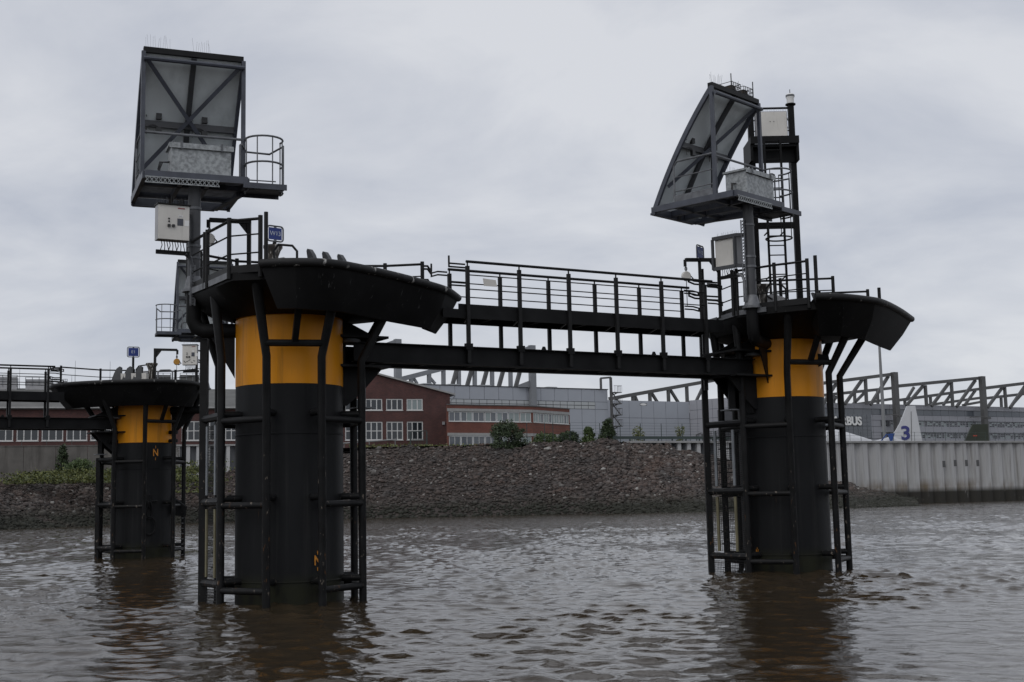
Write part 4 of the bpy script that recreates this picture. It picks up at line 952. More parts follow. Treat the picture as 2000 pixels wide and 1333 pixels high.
# ---- rims measured round each pile (metres from the pile axis)
rim13 = [(-0.12, -2.50), (0.40, -2.60), (1.18, -2.45), (1.67, -1.85), (2.37, -0.70), (3.02, 0.60), (3.28, 1.25), (3.44, 2.3)]
bot13 = [(0.18, -2.38), (0.55, -2.34), (1.32, -1.82), (2.2, -0.12), (2.86, 1.05), (2.95, 1.9)]
deck13 = [(-2.25, 0.6), (-2.12, -0.22), (-1.42, -1.25), (-0.75, -2.30), (-0.12, -2.50)]
back13 = [(2.6, 2.75), (1.4, 2.9), (-0.3, 2.7), (-1.7, 1.9)]
ZD13, ZD12, ZD1 = 6.40, 6.46, 6.43
d13, P13 = dolphin(C13, -17, rim13, bot13, deck13[:-1], back13, ZD13, 'black and yellow mooring dolphin with stained skirt at the gangway end nearest the W13 sign', leg1=-3.8)
letter_N(d13, P13, 29.5, 0.82, 0.2)
ladder_cage(d13, P13, -97, 1.76, -62, RL, 5.4, None)
rim12 = [(0.33, -2.92), (0.95, -2.85), (1.75, -2.30), (2.25, -1.80), (3.2, -0.10), (4.0, 1.55)]
bot12 = [(0.55, -2.20), (1.10, -2.10), (1.90, -1.30), (2.6, 0.05), (3.35, 1.45)]
deck12 = [(-2.0, 0.6), (-1.62, -0.55), (-1.30, -1.60), (-0.66, -2.2), (0.33, -2.92)]
back12 = [(3.2, 2.5), (1.6, 2.9), (0, 2.7), (-1.4, 1.9)]
d12, P12 = dolphin(C12, 7, rim12, bot12, deck12[:-1], back12, ZD12, 'black and yellow mooring dolphin that carries the ladder tower with beacon')
letter_N(d12, P12, -42, 0.50, 0.11)
ladder_cage(d12, P12, -80, 1.95, -38, RL, 6.3, None)
rim1 = [(-3.46, -0.58), (-2.95, -1.55), (-1.95, -2.10), (-0.45, -2.48), (1.06, -2.45), (1.72, -2.10), (2.16, -1.56), (2.32, -0.9), (2.2, -0.1)]
bot1 = [(-2.8, -0.62), (-2.35, -1.2), (-1.5, -1.6), (-0.3, -1.95), (0.9, -1.95), (1.5, -1.6), (1.85, -1.1), (1.95, -0.3)]
deck1 = [(2.2, -0.1), (2.3, 0.8), (2.0, 1.6)]
back1 = [(-3.3, 0.4)]
d1, P1 = dolphin(C1, 2, rim1, bot1, [(-2.2, 1.9), (-3.2, 0.5)], [(2.3, 0.8), (2.0, 1.6), (0.9, 2.5), (-0.8, 2.6)], ZD1, 'distant black and yellow mooring dolphin with hanging ring shackle beside the E1 sign')
letter_N(d1, P1, 24, 3.95, 0.28)
# short fender tubes and shackle on the E1 dolphin
ladder_cage(d1, P1, -80, 1.66, -43, RL, 3.8, None, mesh=False)
for z in (4.75, 4.42):
    for th in (-60, 60): obj('lug', MB().tube(P1(th, RP, z), P1(th, RP+0.35, z), 0.07, 8), blk, d1)
obj('shackle_plate', MB().bar(P1(12, RP+0.04, 1.85), P1(12, RP+0.04, 2.35), 0.2, 0.12), blk, d1)
obj('shackle_pin', MB().tube(P1(0, RP+0.12, 2.12), P1(26, RP+0.12, 2.12), 0.04, 8), blk, d1)
cR = P1(12, RP+0.12, 1.2); rr_ = unit(P1(102, 1, 0)-P1(102, 0, 0)); obj('mooring_ring', MB().path([cR+rr_*0.24*math.cos(a)+V(0, 0, 0.33*math.sin(a)) for a in np.linspace(0, 2*math.pi, 24, endpoint=False)], 0.038, 8, closed=True), blk, d1)
obj('ring_link', MB().path([cR+V(0, 0, 0.3)+rr_*0.1*math.cos(a)+V(0, 0, 0.28+0.33*math.sin(a)) for a in np.linspace(0, 2*math.pi, 16, endpoint=False)], 0.035, 8, closed=True), blk, d1)
obj('side_shackle', MB().prism([P1(75, RP, 2.3), P1(75, RP+0.55, 1.9), P1(75, RP+0.5, 1.5), P1(75, RP, 1.6)], (0.05, 0.05, 0)), blk, d1)
for k in range(9): obj('ladder_rung', MB().tube(P1(70, RL, 0.05+0.2*k), P1(86, RL, 0.05+0.2*k), 0.02, 6), blkrail, d1)
# ---- gangway brackets (local frame of the gangway: s along, t across, z)
def bracket(t, C, sgn, zoff):
    u_, n_ = U*sgn, NU
    def G(s, tt, z): return V(C[0], C[1], 0)+u_*s+n_*tt+V(0, 0, z+zoff)
    obj('bracket_shelf', MB().prism([G(0.8, -0.7, 4.74), G(0.8, 0.7, 4.74), G(2.0, 0.7, 4.74), G(2.0, -0.7, 4.74)], (0, 0, 0.05)), blk, t)
    for tt in (-0.32, 0.27): obj('bracket_gusset', MB().prism([G(0.6, tt, 4.74), G(1.95, tt, 4.74), G(1.5, tt, 4.25), G(1.15, tt, 3.95), G(0.6, tt, 3.9)], n_*0.05), blk, t)
    obj('bracket_post', MB().bar(G(1.62, 0.0, 4.74), G(1.62, 0.0, 3.95), 0.16, 0.16), blk, t)
    obj('bracket_foot', MB().box(G(1.62, 0.0, 3.93), (0.42, 0.42, 0.03), ANG), galvd, t)
    for tt in (-0.32, 0.27): obj('top_gusset', MB().prism([G(0.7, tt, 5.4), G(1.9, tt, 5.4), G(0.7, tt, 5.95)], n_*0.05), blk, t)
    obj('top_plate', MB().prism([G(0.7, -0.7, 5.36), G(0.7, 0.7, 5.36), G(1.95, 0.7, 5.36), G(1.95, -0.7, 5.36)], (0, 0, 0.05)), blk, t)
    for tt in (-0.4, 0.4): obj('bearing_pad', MB().lathe([(0.2, 0), (0.22, 0.03), (0.2, 0.08)], G(1.2, tt, 5.27), 16), galvd, t)
    obj('back_plate', MB().bar(G(1.12, 0, 3.85), G(1.12, 0, 5.4), 0.5, 0.05, u_), blk, t)
bracket(d13, C13, 1, 0.02); bracket(d12, C12, -1, 0.12); bracket(d1, C1, -1, 0.0)
for x, y in ((1614, 694),): p = P12(62, RP, 5.45); obj('lifting_eye', MB().prism([p, p+V(0.28, 0, -0.05), p+V(0.3, 0, -0.2), p+V(0, 0, -0.35)], (0, 0.05, 0)), blk, d12)
# ------------------------------------------------------------------ gangways
def gangway(C, zoff, label):
    t = thing('gangway', label, 'gangway', (C[0], C[1], zoff), ANG, group='steel gangways between the dolphins'); L = True
    S0, S1 = 1.25, 12.1
    for yy in (-0.45, 0.45):
        mb = MB().b2((S0, yy-0.012, 4.89), (S1, yy+0.012, 5.27)).b2((S0, yy-0.12, 5.27), (S1, yy+0.12, 5.29)).b2((S0, yy-0.12, 4.87), (S1, yy+0.12, 4.89)); obj('girder', mb, blk, t, L)
    for k in range(9): s_ = 1.9+k*1.2; obj('cross_beam', MB().b2((s_-0.05, -0.32, 4.90), (s_+0.05, 0.32, 5.02)), blk, t, L)
    for k in range(7): s_ = 2.0+k*1.35; obj('plan_brace', MB().bar((s_, -0.32, 4.95), (s_+1.3, 0.32, 4.95), 0.06, 0.04), blk, t, L)
    # deck of grating panels
    sA, sB = 3.35, 11.2; npan = 6
    for k in range(npan):
        w = (sB-sA)/npan; obj('deck_panel', MB().b2((sA+k*w+0.01, -0.42, 6.08), (sA+(k+1)*w-0.01, 0.42, 6.12)), galvd, t, L)
    for yy in (-0.46, 0.46):
        obj('deck_channel', MB().b2((sA, yy-0.03, 5.93), (sB, yy+0.03, 6.125)), blk, t, L); obj('toe_plate', MB().b2((sA+0.4, yy-0.008, 6.127), (sB, yy+0.008, 6.25)), blk, t, L)
    for k in range(7): s_ = 3.5+k*1.27; obj('deck_bearer', MB().b2((s_-0.03, -0.43, 5.98), (s_+0.03, 0.43, 6.07)), blk, t, L); 
    for k in range(6): s_ = 4.0+k*1.3; obj('knee_brace', MB().bar((s_, -0.42, 5.96), (s_+0.35, 0.42, 5.96), 0.03, 0.03), galvd, t, L)
    posts = [3.96+1.33*k for k in range(6)]
    for yy, ds in ((-0.52, 0.0), (0.52, 0.08)):
        for s_ in posts:
            obj('post', MB().b2((s_+ds-0.04, yy-0.035, 4.93), (s_+ds+0.04, yy+0.035, 7.10)).tube((s_+ds, yy, 7.09), (s_+ds, yy, 7.2), 0.018, 6), blkrail, t, L)
            obj('post_cleat', MB().b2((s_+ds-0.085, yy-0.05, 5.22), (s_+ds+0.085, yy+0.05, 5.36)), blk, t, L)
        obj('top_rail', MB().tube((3.93+ds, yy, 7.2), (10.85+ds, yy, 7.2), 0.032, 8), blkrail, t, L)
        for z in (6.90, 6.58): obj('mid_rail', MB().tube((3.96+ds, yy-0.0, z), (10.62+ds, yy, z), 0.014, 6), blkrail, t, L)
        for z in (7.13, 6.72):
            for s0, s1, kk in ((3.9+ds, 3.5+ds, 0.0 if yy < 0 else 0.05), (10.7+ds, 11.15+ds, 0.03)):
                pts = [(s0, yy, z), (s0+(s1-s0)*0.6, yy, z), (s1, yy+0.0, z-kk), (s1, yy, z-kk-0.075), (s0+(s1-s0)*0.6, yy, z-0.075), (s0, yy, z-0.075)]; obj('gate_bar', MB().path(pts, 0.02, 6), blkrail, t, L)
        obj('upright_hook', MB().tube((3.5+ds, yy, 7.12), (3.5+ds, yy, 7.30), 0.022, 6), blkrail, t, L)
    for s_ in (5.95, 9.05): obj('lifting_lug', MB().prism([(s_-0.07, -0.45, 5.29), (s_+0.07, -0.45, 5.29), (s_+0.03, -0.45, 5.38), (s_-0.03, -0.45, 5.38)], (0, 0.02, 0)), blk, t, L)
    return t
gw = gangway(C13, 0.02, 'black steel gangway with placard spanning between the two yellow banded dolphins')
mb = MB().prism([(4.33, -0.555, 6.84), (4.66, -0.555, 6.82), (4.69, -0.555, 6.67), (4.36, -0.555, 6.67)], (0, 0.01, 0)); obj('placard', mb, cabm, gw, local=True)
gw2 = copy_tree(gw); pE = C1-U*13.38; gw2.location = tuple(map(float, (pE-U*0.9)[:2]))+(0.0,); gw2['label'] = 'distant black steel gangway leading off behind the E1 dolphin'
for ch in [c for c in gw2.children if c.name.startswith('placard')]: bpy.data.objects.remove(ch)
for yy in (-0.45, 0.45): obj('girder', MB().b2((12.1, yy-0.012, 4.89), (12.95, yy+0.012, 5.27)).b2((12.1, yy-0.12, 5.27), (12.95, yy+0.12, 5.29)).b2((12.1, yy-0.12, 4.87), (12.95, yy+0.12, 4.89)), blk, gw2, local=True)
# ------------------------------------------------------------------ railings on the platforms
def rel(C, pts, z): return [V(C[0]+x, C[1]+y, z) for x, y in pts]
railing(d13, rel(C13, [(-2.10, -0.15), (-1.45, -1.18), (-0.78, -2.22), (-0.14, -2.40)], ZD13), 1.08)
obj('rail_post', MB().tube(V(C13[0]-1.53, C13[1]-1.05, ZD13-0.1), V(C13[0]-1.53, C13[1]-1.05, ZD13+1.06), 0.045, 8), blkrail, d13)
obj('bollard_post', MB().tube(V(C13[0]-0.02, C13[1]-2.46, ZD13), V(C13[0]-0.02, C13[1]-2.46, ZD13+1.13), 0.04, 10), blkrail, d13)
railing(d13, rel(C13, [(0.3, 2.45), (1.75, 2.62), (2.62, 2.50)], ZD13), 1.02, 3)
railing(d13, rel(C13, [(-2.1, 0.9), (-1.5, 1.8), (0.0, 2.4)], ZD13), 1.05, 3, toe=False)
for z in (7.32, 7.0): hairpin(d13, V(C13[0]+2.62, C13[1]+2.50, z), V(C13[0]+2.82, C13[1]+2.55, z), 0.07, blkrail, 0.12)
railing(d12, rel(C12, [(-1.28, -1.52), (-0.48, -2.25), (0.22, -2.72)], ZD12), 1.08)
obj('rail_post', MB().tube(V(C12[0]-1.38, C12[1]-1.50, ZD12-0.1), V(C12[0]-1.38, C12[1]-1.50, ZD12+1.05), 0.045, 8), blkrail, d12)
obj('bollard_post', MB().tube(V(C12[0]+0.42, C12[1]-2.72, ZD12), V(C12[0]+0.42, C12[1]-2.72, ZD12+1.15), 0.045, 10), blkrail, d12)
railing(d12, rel(C12, [(-1.55, -0.5), (-1.33, -1.35)], ZD12), 1.05, 3)
railing(d12, rel(C12, [(-0.6, 0.35), (0.2, 0.3), (1.55, 0.15)], ZD12), 1.12, 3)
railing(d12, rel(C12, [(1.6, 1.9), (2.9, 1.75)], ZD12), 1.0, 2)
obj('bollard_post', MB().tube(V(C12[0]+3.2, C12[1]+1.7, ZD12), V(C12[0]+3.2, C12[1]+1.7, ZD12+1.03), 0.045, 10), blkrail, d12)
for z in (7.42, 7.05): hairpin(d12, V(C12[0]-1.95, C12[1]-0.35, z), V(C12[0]-1.45, C12[1]-0.1, z), 0.09, blkrail); hairpin(d12, V(C12[0]-1.95, C12[1]-0.35, z), V(C12[0]-2.35, C12[1]-0.6, z), 0.08, blkrail, -0.05)
obj('gate_post', MB().bar(V(C12[0]-1.97, C12[1]-0.36, 4.6), V(C12[0]-1.97, C12[1]-0.36, 7.75), 0.13, 0.1), blkrail, d12)
railing(d1, rel(C1, [(-3.3, 0.1), (-2.2, 1.5), (-1.0, 2.0)], ZD1), 1.05, 3, toe=False)
railing(d1, rel(C1, [(-0.9, 2.2), (0.6, 2.3), (1.6, 1.7)], ZD1), 1.02, 3, toe=False)
railing(d1, rel(C1, [(2.1, -0.2), (2.2, 0.5)], ZD1), 1.2, 3, toe=False)
for z in (7.4, 7.0): hairpin(d1, V(C1[0]-3.3, C1[1]+0.1, z), V(C1[0]-3.7, C1[1]+0.05, z), 0.08, blkrail, -0.05)
obj('deck_hoop', MB().path([V(C1[0]+0.95, C1[1]-1.5, ZD1), V(C1[0]+0.95, C1[1]-1.5, ZD1+0.55), V(C1[0]+1.05, C1[1]-1.5, ZD1+0.62), V(C1[0]+1.4, C1[1]-1.5, ZD1+0.62), V(C1[0]+1.5, C1[1]-1.5, ZD1+0.55), V(C1[0]+1.5, C1[1]-1.5, ZD1)], 0.03, 6), galvd, d1)
# ------------------------------------------------------------------ light boards on masts
def spikes(mb, p, q, n, h=0.28):
    p, q = V(p), V(q)
    for i in range(n):
        b_ = p+(q-p)*i/max(n-1, 1); a = rng.normal(0, 0.10, 2); mb.bar(b_, b_+V(a[0]*h, a[1]*h, h*(0.85+0.3*rng.random())), 0.003, 0.003)
def tray(mb, p, q, w, upv, n):
    """perforated cable tray as two edges and a zigzag of webs"""
    p, q, upv = V(p), V(q), V(upv)
    for s_ in (-0.5, 0.5): mb.bar(p+upv*w*s_, q+upv*w*s_, 0.014, 0.022)
    for i in range(n):
        a, b_ = p+(q-p)*i/n, p+(q-p)*(i+0.5)/n
        mb.bar(a-upv*w*0.5, b_, 0.012, 0.014); mb.bar(b_, a+(q-p)/n-upv*w*0.5, 0.012, 0.014); mb.bar(a+upv*w*0.5, b_, 0.012, 0.014); mb.bar(b_, a+(q-p)/n+upv*w*0.5, 0.012, 0.014)
def light_board(loc, ang, zdeck, label, mx=1, H=2.85, extra_spikes=True):
    t = thing('light_board', label, 'light board', (loc[0], loc[1], 0), ang, group='curved light boards on masts'); L = True; z0 = loc[2]
    def X(x): return x*mx
    W = 1.05; y0, y1 = -0.35, 2.15
    obj('mast', MB().tube((0, 0, zdeck+0.12), (0, 0, z0+0.02), 0.13, 20), mastm, t, L)
    obj('mast_flange', MB().lathe([(0.24, 0), (0.24, 0.05), (0.2, 0.06), (0.14, 0.32), (0.132, 0.33)], (0, 0, zdeck+0.06), 20), galvd, t, L)
    for z in (z0-0.55, z0-1.35, z0-1.6): obj('mast_clamp', MB().lathe([(0.132, 0), (0.145, 0.005), (0.145, 0.055), (0.132, 0.06)], (0, 0, z), 20), galvd, t, L)
    def beam(nm, p, q, w=0.09, h=0.15, m=bluegrey): return obj(nm, MB().bar(p, q, w, h), m, t, L)
    zz = z0+0.075
    beam('edge_beam', (-W, y0, zz), (W, y0, zz)); beam('edge_beam', (-W, y1, zz), (W, y1, zz))
    for s_ in (-1, 1): beam('side_beam', (s_*W, y0+0.05, zz), (s_*W, y1-0.05, zz))
    beam('cross_beam', (-W, 0.35, zz), (W, 0.35, zz)); beam('cross_beam', (-W, 1.45, zz), (W, 1.45, zz))
    for s_ in (-0.28, 0.28): beam('centre_beam', (s_, y0+0.05, zz), (s_, y1-0.05, zz))
    obj('under_arm', MB().bar((X(-W), y1+0.02, z0-0.02), (X(0.75), y1+0.02, z0-0.02), 0.12, 0.05).bar((X(0.75), y1, z0-0.02), (X(W+0.05), y0+0.75, z0-0.02), 0.12, 0.05), bluegrey, t, L)
    # ribbed floor grating, one panel per bay
    for (xa, xb) in ((-W+0.05, -0.33), (-0.23, 0.23), (0.33, W-0.05)):
        mb = MB(); n = 22
        for i in range(n): yy = y0+0.08+(1.75)*i/n; mb.b2((xa, yy, z0+0.11), (xb, yy+0.035, z0+0.145))
        obj('grating', mb, galvd, t, L)
    # curved board: two sheets with ribs
    n = 14; K0, K1, K2 = V(y1+0.03, z0-0.02), V(1.42, z0+1.60), V(0.28, z0+H)        # foot, bulge, top of the curved sheet
    bz_ = lambda f_: K0*(1-f_)**2+K1*2*f_*(1-f_)+K2*f_**2
    ys_ = lambda f_: float(bz_(f_)[0]); zs_ = lambda f_: float(bz_(f_)[1])
    for xa, xb in ((-W+0.02, -0.015), (0.015, W-0.02)):
        g_ = [[V(xa, ys_(i/n), zs_(i/n)), V(xb, ys_(i/n), zs_(i/n))] for i in range(n+1)]
        g2_ = [[V(xa, ys_(i/n)+0.035, zs_(i/n)+0.02), V(xb, ys_(i/n)+0.035, zs_(i/n)+0.02)] for i in range(n+1)]
        mb = MB().grid(g_).grid([r_[::-1] for r_ in g2_]); obj('board_sheet', mb, panelm, t, L)
    for x, w_ in ((-W, 0.07), (W, 0.07), (0, 0.11)):
        mb = MB()
        for i in range(n): a, b_ = V(x, ys_(i/n)-0.05, zs_(i/n)-0.02), V(x, ys_((i+1)/n)-0.05, zs_((i+1)/n)-0.02); mb.bar(a, b_, w_, 0.12 if x else 0.08, (0, 1, 0.3))
        obj('rib', mb, bluegrey if x else mastm, t, L)
    top = V(0, ys_(1), zs_(1))
    obj('top_beam', MB().bar((-W, top[1]-0.02, top[2]+0.06), (W, top[1]-0.02, top[2]+0.06), 0.14, 0.12), blkrail, t, L)
    obj('top_tube', MB().tube((-W, top[1]-0.16, top[2]-0.16), (W, top[1]-0.16, top[2]-0.16), 0.05, 8), bluegrey, t, L)
    fm = 0.53; ym, zm = ys_(fm), zs_(fm)
    obj('mid_beam', MB().bar((-W, ym-0.06, zm), (W, ym-0.06, zm), 0.08, 0.14), mastm, t, L)
    # diagonals behind the board
    for s_ in (-1, 1): obj('brace', MB().bar((s_*(W-0.08), ys_(0.95)-0.12, zs_(0.95)), (-s_*(W-0.08), ys_(0.2)-0.16, zs_(0.2)), 0.085, 0.03, (0, 1, 0)), bluegrey, t, L)
    # posts and handrails
    for s_ in (-1, 1): obj('frame_post', MB().bar((s_*W, 0.22, z0+0.15), (s_*W, top[1]-0.06, top[2]+0.02), 0.085, 0.085), bluegrey, t, L)
    obj('hand_rail', MB().tube((-W, 0.22, z0+1.12), (W, 0.22, z0+1.12), 0.03, 8), galvd, t, L)
    xl = X(-W)
    for z in (1.18, 0.78, 0.42): obj('side_rail', MB().path([(xl, 0.25, z0+z), (xl, 1.35, z0+z), (xl, 1.45, z0+z-0.1)] if z > 1 else [(xl, 0.25, z0+z), (xl, 1.45, z0+z)], 0.025 if z > 1 else 0.014, 6), galvd, t, L)
    obj('side_rail_post', MB().tube((xl, 1.45, z0+0.15), (xl, 1.45, z0+1.1), 0.025, 6), galvd, t, L); obj('kick_plate', MB().bar((xl, 0.3, z0+0.24), (xl, 1.45, z0+0.24), 0.012, 0.16), galvd, t, L)
    # sockets with cable loops
    for x in (-0.62, 0.36):
        for s_ in (1, -1):
            b_ = V(x, ym-0.12, zm+s_*0.16); so_ = obj('socket', MB().box(b_, (0.12, 0.08, 0.13)), black, t, L)
            c = b_+V(-0.12, 0, 0.0 if s_ > 0 else -0.06); obj('cable', MB().path([c+V(0.15*math.cos(a), 0, 0.15*math.sin(a)+0.04) for a in np.linspace(0.1, 3.6, 10)], 0.009, 5), black, so_, L)
    for x in (-0.13, 0.9): obj('maker_plate', MB().box((x, ym-0.03, zm+0.2), (0.1, 0.02, 0.08)), galvd, t, L)
    # tray and spikes
    mb = MB(); tray(mb, (X(-W), y0-0.07, z0-0.05), (X(0.45), y0-0.07, z0-0.05), 0.12, (0, 0, 1), 17); obj('cable_tray', mb, galv, t, L)
    mb = MB(); spikes(mb, (X(-W+0.05), top[1], top[2]+0.12), (X(-0.5), top[1], top[2]+0.12), 11); spikes(mb, (X(0.0), top[1], top[2]+0.12), (X(0.35), top[1], top[2]+0.12), 9); o = obj('bird_spikes', mb, galvd, t, L); o['kind'] = 'stuff'
    # guard cage at the access end
    cx_, cy_, R_ = X(W+0.42), y0+0.42, 0.40
    fl = obj('cage_floor', MB().b2((min(X(W+0.05), X(W+0.82)), y0-0.02, z0-0.02), (max(X(W+0.05), X(W+0.82)), y0+0.86, z0+0.03)).bar((X(W-0.1), y0-0.03, z0-0.02), (X(W+0.82), y0-0.03, z0-0.02), 0.04, 0.12).bar((X(W-0.1), y0+0.84, z0-0.02), (X(W+0.82), y0+0.84, z0-0.02), 0.04, 0.12), bluegrey, t, L)
    a0, a1 = math.radians(-200), math.radians(20)
    for z in (0.02, 0.62, 1.18): obj('cage_hoop', MB().path([V(cx_+R_*math.cos(a0+(a1-a0)*i/14), cy_+R_*math.sin(a0+(a1-a0)*i/14), z0+z-0.08) for i in range(15)], 0.022, 6), galvd, t, L)
    for i in (2, 5, 8, 11, 14): a = a0+(a1-a0)*i/14; obj('cage_bar', MB().tube((cx_+R_*math.cos(a), cy_+R_*math.sin(a), z0-0.08), (cx_+R_*math.cos(a), cy_+R_*math.sin(a), z0+1.1), 0.014, 6), galvd, t, L)
    obj('cage_handrail', MB().path([(X(W-0.15), y0+0.1, z0+0.15), (X(W-0.15), y0+0.1, z0+0.86), (X(W-0.1), y0+0.2, z0+0.92), (X(W+0.1), y0+0.8, z0+0.92), (X(W+0.62), y0+0.84, z0+0.92), (X(W+0.8), y0+0.25, z0+0.95), (X(W+0.8), y0+0.25, z0)], 0.022, 6), galvd, t, L)
    for z in (0.3,): obj('cage_rail', MB().path([(X(W+0.05), y0+0.8, z0+z), (X(W+0.75), y0+0.78, z0+z)], 0.014, 6), galvd, t, L)
    # galvanised box standing on the platform
    b_ = thing('equipment_box', {'W13': 'spotted galvanised equipment box on the light board platform above the W13 sign', 'W12': 'galvanised equipment box with cables on the light board platform beside the ladder tower', 'E1': 'small galvanised equipment box on the light board platform above the E1 dolphin'}[label_key[0]], 'box', (loc[0], loc[1], 0), ang, group='galvanised boxes on the light board platforms')
    bx0, bx1 = (-0.52, 0.70) if mx > 0 else (-0.70, 0.52); by0, by1 = y0+0.02, y0+0.62; bz = z0+0.15
    obj('box_body', MB().b2((bx0, by0, bz), (bx1, by1, bz+0.58)), galv, b_, L)
    obj('lid', MB().b2((bx0-0.05, by0-0.05, bz+0.582), (bx1+0.05, by1+0.05, bz+0.63)).b2((bx0-0.05, by0-0.05, bz+0.52), (bx1+0.05, by0-0.035, bz+0.582)), galv, b_, L)
    for x in (bx0+0.2, bx1-0.2): obj('hasp', MB().b2((x-0.02, by0-0.07, bz+0.5), (x+0.02, by0-0.05, bz+0.66)), galvd, b_, L)
    for k in range(3): obj('cable', MB().path([(bx0, by0+0.3+0.04*k, bz+0.3), (bx0-0.14-0.03*k, by0+0.3, bz+0.28), (bx0-0.2-0.02*k, by0+0.28, bz+0.12), (bx0-0.19, by0+0.26, bz-0.02)], 0.012, 5), black, b_, L)
    mb = MB(); spikes(mb, (bx0, by1, bz+0.64), (bx1, by1, bz+0.64), 16, 0.2); o = obj('bird_spikes', mb, galvd, b_, L); o['kind'] = 'stuff'
    return t
label_key = ['W13']
M13 = V(-6.60, 26.30, 8.65); light_board(M13, math.radians(22), ZD13-0.1, 'grey curved light board seen squarely from behind on the mast above the W13 sign')
label_key[0] = 'W12'
M12 = V(5.93, 31.20, 9.08); lb12 = light_board(M12, math.radians(46.5), ZD12-0.05, 'curved light board seen half from the side next to the black ladder tower')
label_key[0] = 'E1'
mE = yp(401, 655, 49.6); ME = V(mE[0], mE[1], yp(330, 659, 50.2)[2]); light_board(ME, math.radians(20), ZD1-0.1, 'partly hidden curved light board on the mast of the E1 dolphin', mx=-1)
mast_pipe(d13, M13, C13, 5.55, ZD13-0.02, 0); mast_pipe(d12, M12, C12, 5.70, ZD12+0.02, 0); mast_pipe(d1, ME, C1, 5.6, ZD1-0.02, 0)
# cages of nesting boxes on top of the W12 board
lm = lb12
tz = 9.08-0.02+2.85
for x in (-0.05, 0.5):
    t = thing('wire_cage', 'small rusty wire cage on the light board top, %s' % ('near its middle' if x < 0.2 else 'at its tower end'), 'cage', (M12[0], M12[1], 0), math.radians(46.5), group='wire cages on the light board')
    mb = MB(); cx0, cy0, cz0 = x, 0.28, tz+0.1
    for i in range(6):
        for j in (0, 1): mb.bar((cx0+0.08*i, cy0+0.4*j, cz0), (cx0+0.08*i, cy0+0.4*j, cz0+0.3), 0.012, 0.012)
    for k in range(4):
        for j in (0, 1): mb.bar((cx0, cy0+0.4*j, cz0+0.1*k), (cx0+0.4, cy0+0.4*j, cz0+0.1*k), 0.012, 0.012); mb.bar((cx0+0.4*j, cy0, cz0+0.1*k), (cx0+0.4*j, cy0+0.4, cz0+0.1*k), 0.012, 0.012)
    obj('wire_frame', mb, blkrail, t, local=True)
    obj('rusty_block', MB().b2((cx0+0.12, cy0+0.1, cz0+0.02), (cx0+0.32, cy0+0.3, cz0+0.26)), bark, t, local=True)
    obj('stay', MB().tube((cx0+0.42 if x > 0.2 else cx0-0.02, cy0, cz0-0.05), (cx0+0.42 if x > 0.2 else cx0-0.02, cy0, cz0+0.5), 0.014, 5), blkrail, t, local=True)
# ------------------------------------------------------------------ control cabinets
def cabinet(c, ang, w, h, d, label, fancy=True, back=False, mast=None, tray_side=True):
    t = thing('control_cabinet', label, 'cabinet', (c[0], c[1], c[2]), ang, group='grey control cabinets'); L = True
    obj('body', MB().b2((-w/2, -d/2+0.02, 0), (w/2, d/2, h)), cabg if not back else cabm, t, L)
    y = -d/2
    obj('door', MB().b2((-w/2+0.005, y-0.004, 0.005), (w/2-0.005, y+0.018, h-0.005)), cabm, t, L)
    if fancy:
        obj('name_strip', MB().b2((0.08, y-0.010, h*0.90), (0.22, y-0.004, h*0.93)), redm, t, L)
        obj('display', MB().b2((0.07, y-0.010, h*0.42), (0.19, y-0.004, h*0.62)), bluegrey, t, L)
        obj('notice', MB().b2((0.22, y-0.008, h*0.42), (0.31, y-0.004, h*0.58)), white, t, L)
        for x in (-0.10, -0.01): obj('knob', MB().lathe([(0.035, 0), (0.03, 0.03)], (0, 0, 0), 12) if False else MB().box((x, y-0.02, h*0.40), (0.055, 0.035, 0.055)), black, t, L)
        for z in (0.52, 0.60): obj('button', MB().box((-0.10, y-0.012, h*z), (0.03, 0.02, 0.03)), black, t, L)
        obj('label_plate', MB().b2((0.09, y-0.008, h*0.66), (0.18, y-0.004, h*0.72)), white, t, L)
    obj('rain_hood', MB().b2((-w/2-0.02, y-0.04, h+0.002), (w/2+0.02, d/2+0.02, h+0.025)), blkrail, t, L)
    mb = MB()
    for k in range(9):
        x = -w/2+0.1+k*(w-0.2)/8; mb.path([(x, 0, 0), (x+0.02, 0.0, -0.1), (x-0.01+0.03*(k % 3), 0.02, -0.2)], 0.009, 4)
    obj('cables', mb, black, t, L)
    mb = MB(); tray(mb, (-w/2, 0.02, -0.24), (w/2+0.05, 0.02, -0.24), 0.07, (0, 0, 1), 12); mb.b2((-w/2, 0.03, -0.275), (w/2+0.05, 0.045, -0.205)); obj('cable_tray', mb, blkrail, t, L)
    mb = MB(); spikes(mb, (-w/2, 0, h+0.02), (w/2, 0, h+0.02), 14, 0.16); o = obj('bird_spikes', mb, galvd, t, L); o['kind'] = 'stuff'
    return t
cW = yp(336, 471, 25.75)
t = cabinet(V(cW[0], cW[1], cW[2]), math.radians(29), 0.64, 0.72, 0.26, 'pale control cabinet with knobs and notice on the mast by the W13 rail')
put_text('plate_lettering', 'N13', 0.038, black, t, (0.135, -0.139, 0.69*0.72), (0, -1, 0), 0.001, 0.0, (1, 1, 1), worldloc=False)
mw = V(M13[0]-cW[0], M13[1]-cW[1], 0); ca_, sa_ = math.cos(math.radians(-29)), math.sin(math.radians(-29)); ml = V(mw[0]*ca_-mw[1]*sa_, mw[0]*sa_+mw[1]*ca_, 0)
for z in (0.1, 0.62): obj('mast_bracket', MB().bar((0.1, 0.13, z), (ml[0], ml[1], z), 0.05, 0.06), galvd, t, local=True)
obj('tray_bracket', MB().path([(0.28, 0.04, -0.24), (0.40, 0.1, -0.30), (0.45, 0.15, -0.45), (0.46, 0.18, -1.25)], 0.04, 6), galvd, t, local=True)
